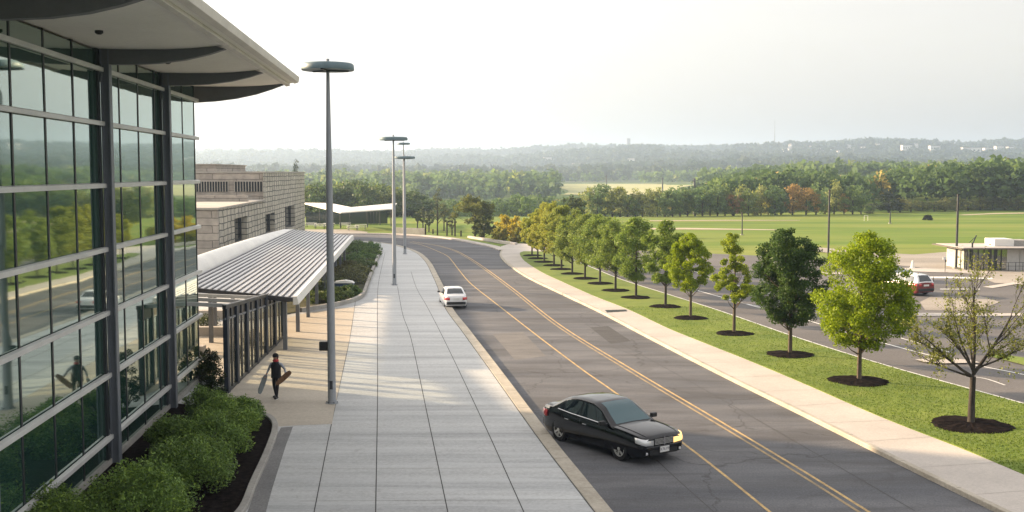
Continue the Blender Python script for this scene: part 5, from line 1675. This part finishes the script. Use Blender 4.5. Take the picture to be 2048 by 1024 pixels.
# belt of trees along the far edge of the field
protos = []
rngb = random.Random(21)
for k in range(5):
    P, cs = crown_points(400 + k, .9 if k != 3 else .5, 6.5, 2.7, ROUND if k % 2 else EGG, 34, 1500, .85, .45)
    cm = leaf_mesh('crown', P, .48, 400 + k)
    cm.materials.append(M['leaf'])
    tb = MB(); tb.tube([(0, 0, -.6), (0, 0, 2.0), (0, 0, 4.6)], [.22, .17, .05], 7); branches(tb, cs, .9, 6.5, 4.6, .16, (0, 0), 12, k)
    to = tb.build('trunk', M['dark_bark'], None, fix=False)
    tm = to.data; bpy.data.objects.remove(to)
    protos.append((cm, tm))
GREENS = [(.17, .255, .08), (.13, .215, .075), (.21, .28, .085), (.26, .31, .10), (.17, .26, .10), (.29, .33, .105)]
ORANGE = (.36, .25, .085); RUST = (.30, .18, .08); YEL = (.32, .33, .08)
def belt_tree(X, Y, z, H, Wd, colour, label, group, k=None):
    cm, tm = protos[rngb.randrange(5) if k is None else k]
    t = thing('field_edge_tree', label, 'tree', (X, Y, z), rngb.uniform(0, 6.28), group)
    s = H / 6.5
    t.scale = (Wd / 5.4, Wd / 5.4, s)
    c = bpy.data.objects.new('crown', cm); COL.objects.link(c); c.parent = t; c.color = (*colour, 1)
    c2 = bpy.data.objects.new('trunk', tm); COL.objects.link(c2); c2.parent = t
    return t
SPECIAL = {1468: (RUST, 'rusty brown rounded tree at the left of the field edge'), 1585: (ORANGE, 'left of the two big orange brown trees at the field edge'), 1612: (ORANGE, 'right of the two big orange brown trees at the field edge'), 1688: (ORANGE, 'small orange tree right of the dark slim pole'), 1510: (YEL, 'small yellow green tree at the field edge'), 1536: (YEL, 'pale yellow green tree beside the orange brown pair'), 1740: ((.10, .14, .07), 'small dark bush shaped tree near the goal frame'), 1778: ((.022, .038, .018), 'dark lollipop shaped tree behind the thin field post')}
xs_ = sorted(list(range(1180, 1470, 15)) + [1468, 1484, 1497, 1510, 1522, 1536, 1550, 1562, 1585, 1612, 1632, 1650, 1668, 1688, 1705, 1722, 1740, 1778, 1800, 1822, 1845, 1868, 1890, 1912, 1936, 1960, 1985, 2010, 2036, 2062, 2090])
for x in xs_:
    py = lerp_tab([(1180, 431), (1400, 430), (1650, 429), (1700, 429), (1850, 423), (2100, 418)], x) + rngb.uniform(-1.2, .6)
    Y = G(x, py, 0).y
    X = (x - 1024) / FPX * Y / CP * 1.0
    X = G(x, py, 0).x
    z = terrain(X, Y) - .3
    sp = SPECIAL.get(x)
    if x > 1790: H, Wd = rngb.uniform(2.6, 3.8), rngb.uniform(3.6, 4.8)
    else: H, Wd = rngb.uniform(5.0, 7.4), rngb.uniform(4.2, 5.6)
    if x in (1585, 1612): H, Wd = 6.6, 5.4
    if x in (1510, 1536, 1688): H, Wd = 4.6, 3.6
    if x == 1740: H, Wd = 2.6, 3.2
    if x == 1778: H, Wd = 5.4, 8.0
    c = sp[0] if sp else (rngb.choice(GREENS) if x < 1790 else rngb.choice([(.20, .22, .075), (.17, .20, .07), (.24, .25, .08)]))
    lab = sp[1] if sp else ('low pale green scrub tree along the right end of the field edge' if x > 1790 else 'green broadleaf tree in the unbroken belt along the far edge of the field')
    belt_tree(X, Y, z, H, Wd, c, lab, 'trees along the far edge of the field')
# near wood behind the pavilion, left of the road
for i in range(26):
    x = 600 + 10.2 * i + rngb.uniform(-4, 4)
    Y = rngb.uniform(232, 262)
    X = (x - 1024) / FPX * Y
    ty = lerp_tab([(600, 372), (640, 368), (720, 364), (800, 376), (870, 398)], x) + rngb.uniform(-3, 8)
    z = terrain(X, Y) - .3
    H = max(4.0, AT(x, ty, Y).z - z)
    belt_tree(X, Y, z, H, rngb.uniform(5.5, 8), rngb.choice([(.065, .11, .032), (.085, .14, .038), (.15, .20, .05), (.07, .12, .036)]), 'dark green woodland tree in the dense row behind the pavilion', 'woodland trees behind the pavilion')
b = AT(593, 352, 300); 
belt_tree(b.x, 300, terrain(b.x, 300), AT(593, 330, 300).z - terrain(b.x, 300), 3.4, (.035, .055, .03), 'lone dark tree top rising behind the stone building roof', None, 0)

# ------------------------------------------------------------------ woods (uncountable) and hillsides
def scatter_wood(name, label, pts, quads, leaf, hrange, seed, squash=.62, mat='wood_leaf'):
    """pts: x, y, z, height, species per tree"""
    rng = np.random.default_rng(seed)
    A, B, Sz = [], [], []
    for (x, y, z, h, sp) in pts:
        n = quads
        d = rng.normal(size=(n, 3)); d /= np.linalg.norm(d, axis=1)[:, None]
        d[:, 2] = np.where(d[:, 2] < -.35, -d[:, 2], d[:, 2])
        rr = (.72 + .36 * rng.random(n))[:, None]
        lump = 1 + .16 * np.sin(d[:, :1] * 5 + x) + .16 * np.sin(d[:, 1:2] * 6 + y) + .12 * np.sin(d[:, 2:3] * 7 + x)
        P = d * rr * lump * np.array([h * squash * .62, h * squash * .62, h * .47]) + np.array([x, y, z + h * .53])
        A.append(P); B.append(np.full(n, sp)); Sz.append(np.full(n, leaf * h / 10))
    P = np.concatenate(A)
    me = leaf_mesh(name, P, np.concatenate(Sz), seed, aspect=.85, up=.3, attr=np.concatenate(B))
    o = link_mesh(name, me, M[mat])
    return tag(o, label, 'woodland', kind='stuff')

def species(rng, x, y):
    v = .32 + .5 * mnoise.noise(Vector((x / 60, y / 60, 5.5))) + rng.uniform(-.22, .22)
    if rng.random() < .03: v = rng.uniform(.86, 1.0)
    return min(1, max(0, v))
rw_ = random.Random(9)
pts = []
while len(pts) < 1500:                     # wood beyond the field, right
    Y = rw_.uniform(268, 520); px = rw_.uniform(1330, 2750)
    X = (px - 1024) / FPX * Y
    top = lerp_tab([(1330, 392), (1400, 372), (1450, 352), (1520, 343), (1620, 340), (1700, 346), (1722, 356), (1745, 346), (1800, 338), (1900, 330), (2048, 323), (2750, 322)], px) + rw_.uniform(0, 14)
    z = terrain(X, Y)
    h = min(13.5, AT(px, top, Y).z - z)
    if h < 4: continue
    pts.append((X, Y, z - .5, h, species(rw_, X, Y)))
scatter_wood('field_wood', 'mixed green wood rising behind the tree belt at the right', pts, 190, 1.25, None, 1)
pts = []
while len(pts) < 1100:                     # wood in the dip, centre and left
    Y = rw_.uniform(255, 520); px = rw_.uniform(400, 1420)
    X = (px - 1024) / FPX * Y
    top = lerp_tab([(400, 372), (600, 374), (720, 366), (820, 384), (870, 396), (940, 400), (1000, 396), (1040, 390), (1100, 392), (1200, 394), (1300, 389), (1420, 376)], px) + rw_.uniform(0, 20)
    z = terrain(X, Y)
    h = min(12, AT(px, top, Y).z - z)
    if h < 3.5: continue
    pts.append((X, Y, z - .5, h, species(rw_, X, Y)))
scatter_wood('valley_wood', 'mixed green wood in the dip beyond the road bend', pts, 190, 1.25, None, 2)
pts = []
while len(pts) < 2600:                     # hazy woods across the valley floor
    Y = 540 * (1250 / 540) ** rw_.random(); px = rw_.uniform(-100, 2350)
    X = (px - 1024) / FPX * Y
    py = 345 + (9.3 - terrain(X, Y)) / Y * 2200
    infield = 1110 < px < 1400 and 530 < Y < 1080
    band = 915 < px < 1140 and 600 < Y < 720 or 1270 < px < 1620 and 900 < Y < 1250
    v = mnoise.noise(Vector((X / 140, Y / 140, 2.2)))
    if infield and not (1285 < px and Y > 960): continue
    if not band and v < -.12: continue
    pts.append((X, Y, terrain(X, Y) - 1, rw_.uniform(8, 13), species(rw_, X, Y) * .8))
mrows = []
for k in range(24):
    Y = 640 + (1040 - 640) * k / 23
    l_, r_ = 1125 + 12 * math.sin(k * .5) - 6 * k * (k > 14), 1385 - 6 * abs(k - 9) + 10 * math.sin(k * .7)
    mrows.append([((l_ + (r_ - l_) * j / 20 - 1024) / FPX * Y, Y, terrain((l_ + (r_ - l_) * j / 20 - 1024) / FPX * Y, Y) + .35) for j in range(21)])
tag(MB().grid(mrows).build('meadow', speckle('pale dry meadow', (.30, .31, .12), (.40, .38, .17), .02, 1, (.4, 1.5, 1), .95, .1, 0)), kind='structure')
scatter_wood('valley_floor_wood', 'hazy woods across the valley floor', pts, 60, 2.6, None, 3)
pts = []
while len(pts) < 11000:                    # forested hills
    Y = 1200 * (4300 / 1200) ** (rw_.random() ** .8); px = rw_.uniform(-150, 2400)
    X = (px - 1024) / FPX * Y
    v = mnoise.noise(Vector((X / 260, Y / 260, 7.1)))
    if v < -.33: continue
    pts.append((X, Y, terrain(X, Y) - 2, rw_.uniform(11, 19), species(rw_, X, Y) * .75))
scatter_wood('hill_wood', 'bluish forest covering the far hillsides', pts, 26, 5.0, None, 4, .9, 'hill_leaf')

# houses, tower and mast on the hills
hw = plain('pale render', (.66, .64, .60), .8)
hr2 = plain('grey roof', (.26, .24, .23), .8)
def make_house(w, d, h):
    t = thing('hillside_house', 'white house', 'house')
    MB().box((0, 0, h / 2), (w, d, h)).build('wall', hw, t)
    MB().extrude([(-w / 2 - .3, -d / 2 - .3, h), (-w / 2 - .3, d / 2 + .3, h), (-w / 2 - .3, 0, h + d * .32)], (w + .6, 0, 0)).build('roof', hr2, t)
    m = MB()
    for x in (-.3, 0, .3): m.box((x * w, -d / 2 - .03, h * .55), (w * .12, .06, h * .3))
    m.build('windows', M['car_glass'], t)
    return t
hp = make_house(11, 8, 6)
HKIDS = {hp.name: kids(hp)}
houses = [(1484, 303), (1492, 302), (1497, 307), (1516, 313), (1570, 309), (1580, 306), (1583, 312), (1588, 324), (1562, 332), (1568, 333), (1577, 320), (1604, 315), (1622, 301), (1625, 304), (1640, 301), (1645, 306), (1661, 300), (1663, 304), (1672, 299), (1678, 312), (1702, 314), (1755, 299), (1761, 294), (1830, 301), (1852, 299), (1862, 302), (1536, 298), (1555, 312), (1612, 309), (1650, 312), (1575, 326), (1584, 300), (1696, 301), (1726, 304), (1140, 341), (1148, 343), (1155, 341), (1163, 344), (1170, 342), (1178, 344), (1230, 332), (1246, 331), (1262, 333), (1278, 331)]
first = True
for (x, y) in houses:
    p = TP(x, y)
    if p is None or p.y > 3600: continue
    s = rw_.uniform(.7, 1.15)
    lab = 'small pale house in the scatter of houses on the wooded hill' if x > 1400 else 'small pale house in the hamlet at the foot of the hills'
    grp = 'houses scattered on the far hill' if x > 1400 else 'houses at the foot of the hills'
    if first:
        o = hp; o.location = p + Vector((0, 0, 2.5)); first = False; o['label'] = lab
    else:
        o = copy_tree(hp, p + Vector((0, 0, 4)), rw_.uniform(-.6, .6), lab, (s, s, s), HKIDS)
    o['group'] = grp
for (x, y, w, h, lab) in ((1812, 312, 17, 16, 'white block house on the far hill, leftmost of the large ones'), (1868, 312, 18, 15, 'squarish pale block on the far hill left of the widest white building'), (1941, 316, 34, 16, 'widest white building on the far hill at the right'), (1974, 312, 14, 12, 'white house just right of the widest white building'), (1997, 310, 14, 13, 'white block house second from the right end of the hill'), (2021, 310, 14, 12, 'white block house at the right end of the hill'), (1095, 333, 15, 13, 'bright white house standing alone at the foot of the hills')):
    p = TP(x, y)
    if p is None: continue
    t = thing('hill_block', lab, 'building', p + Vector((0, 0, 3)), 0, 'large pale buildings on the hills')
    MB().box((0, 0, h / 2 - 3), (w, 12, h + 6)).build('wall', hw, t)
    MB().box((0, 0, h + .4), (w + 1, 13, .8)).build('roof', hr2, t)
    m = MB()
    for k in range(4):
        for j in range(2): m.box((-w * .36 + w * .24 * k, -6.05, h * (.3 + .4 * j)), (w * .1, .1, h * .18))
    m.build('windows', M['car_glass'], t)
D = 2900
p = AT(1257, 291, D); gz = terrain(p.x, D)
t = thing('hill_tower', 'square grey tower standing on the skyline of the far ridge', 'tower', (p.x, D, gz))
Hh = AT(1257, 277, D).z - gz
MB().box((0, 0, Hh / 2 - 1), (8.5, 8.5, Hh)).build('shaft', plain('tower concrete', (.22, .22, .24), .9), t)
MB().box((0, 0, Hh - .4), (9.6, 9.6, 1.8)).build('parapet', plain('tower top', (.30, .29, .30), .9), t)
p = AT(1549, 291, D); gz = terrain(p.x, D)
t = thing('radio_mast', 'tall thin radio mast on the ridge, far right of the tower', 'mast', (p.x, D, gz))
Hh = AT(1549, 240, D).z - gz
MB().tube([(0, 0, 0), (0, 0, Hh * .45), (0, 0, Hh)], [1.5, 1.2, .5], 6).build('shaft', M['dark_steel'], t)
MB().tube([(0, 0, Hh * .45), (0, 0, Hh * .45 + 1)], [2.2, 2.2], 8).build('platform', M['dark_steel'], t)

# ------------------------------------------------------------------ air, sky and sun
hz = MB().box((0, 4400, 65), (17000, 10400, 190)).build('haze', None)
hm = bpy.data.materials.new('haze'); hm.use_nodes = True
N, L = hm.node_tree.nodes, hm.node_tree.links
N.remove(N['Principled BSDF'])
pvn = N.new('ShaderNodeVolumePrincipled')
pvn.inputs['Color'].default_value = (.56, .715, .94, 1)
pvn.inputs['Density'].default_value = 3.1e-4
pvn.inputs['Anisotropy'].default_value = .45
L.new(pvn.outputs[0], N['Material Output'].inputs['Volume'])
hz.data.materials.append(hm)
tag(hz, kind='stuff')

SKY_K = .92
SUN_EL, SUN_AZ = R(15), R(-65)      # azimuth from +Y towards +X
sd = Vector((math.sin(SUN_AZ) * math.cos(SUN_EL), math.cos(SUN_AZ) * math.cos(SUN_EL), math.sin(SUN_EL)))
sun_d = bpy.data.lights.new('sun', 'SUN'); sun_d.energy = 3.2; sun_d.angle = R(1.6); sun_d.color = (1, .73, .46)
sun = bpy.data.objects.new('sun', sun_d); COL.objects.link(sun)
sun.rotation_euler = (-sd).to_track_quat('-Z', 'Y').to_euler()
W_ = bpy.data.worlds.new('World'); S.world = W_; W_.use_nodes = True
N, L = W_.node_tree.nodes, W_.node_tree.links
sky = N.new('ShaderNodeTexSky'); sky.sky_type = 'NISHITA'; sky.sun_disc = False
sky.sun_elevation = SUN_EL; sky.sun_rotation = SUN_AZ
sky.air_density = 1.0; sky.dust_density = 4.0; sky.ozone_density = 1.0; sky.altitude = 50
bw = N.new('ShaderNodeRGBToBW'); L.new(sky.outputs[0], bw.inputs[0])
pw_ = N.new('ShaderNodeMath'); pw_.operation = 'POWER'; pw_.inputs[1].default_value = .55
L.new(bw.outputs[0], pw_.inputs[0])
ml_ = N.new('ShaderNodeMath'); ml_.operation = 'MULTIPLY'; ml_.inputs[1].default_value = SKY_K
L.new(pw_.outputs[0], ml_.inputs[0])
warm = mixc(N, L, 1.0, ml_.outputs[0], (1.0, .918, .835), 'MULTIPLY')     # thin high cloud evens the sky out and takes its blue
tc = N.new('ShaderNodeTexCoord')
sx = N.new('ShaderNodeSeparateXYZ'); L.new(tc.outputs['Generated'], sx.inputs[0])
mr = N.new('ShaderNodeMapRange'); mr.inputs['To Min'].default_value = .76; mr.inputs['To Max'].default_value = 1.9   # a veiled sky is brightest overhead
L.new(sx.outputs['Z'], mr.inputs['Value'])
mp = N.new('ShaderNodeMapping'); mp.inputs['Scale'].default_value = (1.2, 1.2, 7.0); L.new(tc.outputs['Generated'], mp.inputs['Vector'])
cl = ramp(N, L, noise_tex(N, L, mp.outputs['Vector'], 1.6, 5, .55, .4), [(.3, (.955, .955, .965)), (.7, (1.03, 1.03, 1.02))])
lit = mixc(N, L, 1.0, mixc(N, L, .90, sky.outputs[0], warm), mr.outputs[0], 'MULTIPLY')
L.new(mixc(N, L, 1.0, lit, cl, 'MULTIPLY'), N['Background'].inputs['Color'])
N['Background'].inputs['Strength'].default_value = .14

S.view_settings.view_transform = 'Standard'
S.view_settings.look = 'None'
S.view_settings.gamma = 1
S.view_settings.use_curve_mapping = False
S.view_settings.exposure = 2.3
S.cycles.max_bounces = 6
S.cycles.diffuse_bounces = 3
S.cycles.glossy_bounces = 3
S.cycles.transparent_max_bounces = 8
S.cycles.volume_bounces = 1
S.cycles.use_denoising = True
S.cycles.caustics_reflective = False
S.cycles.caustics_refractive = False
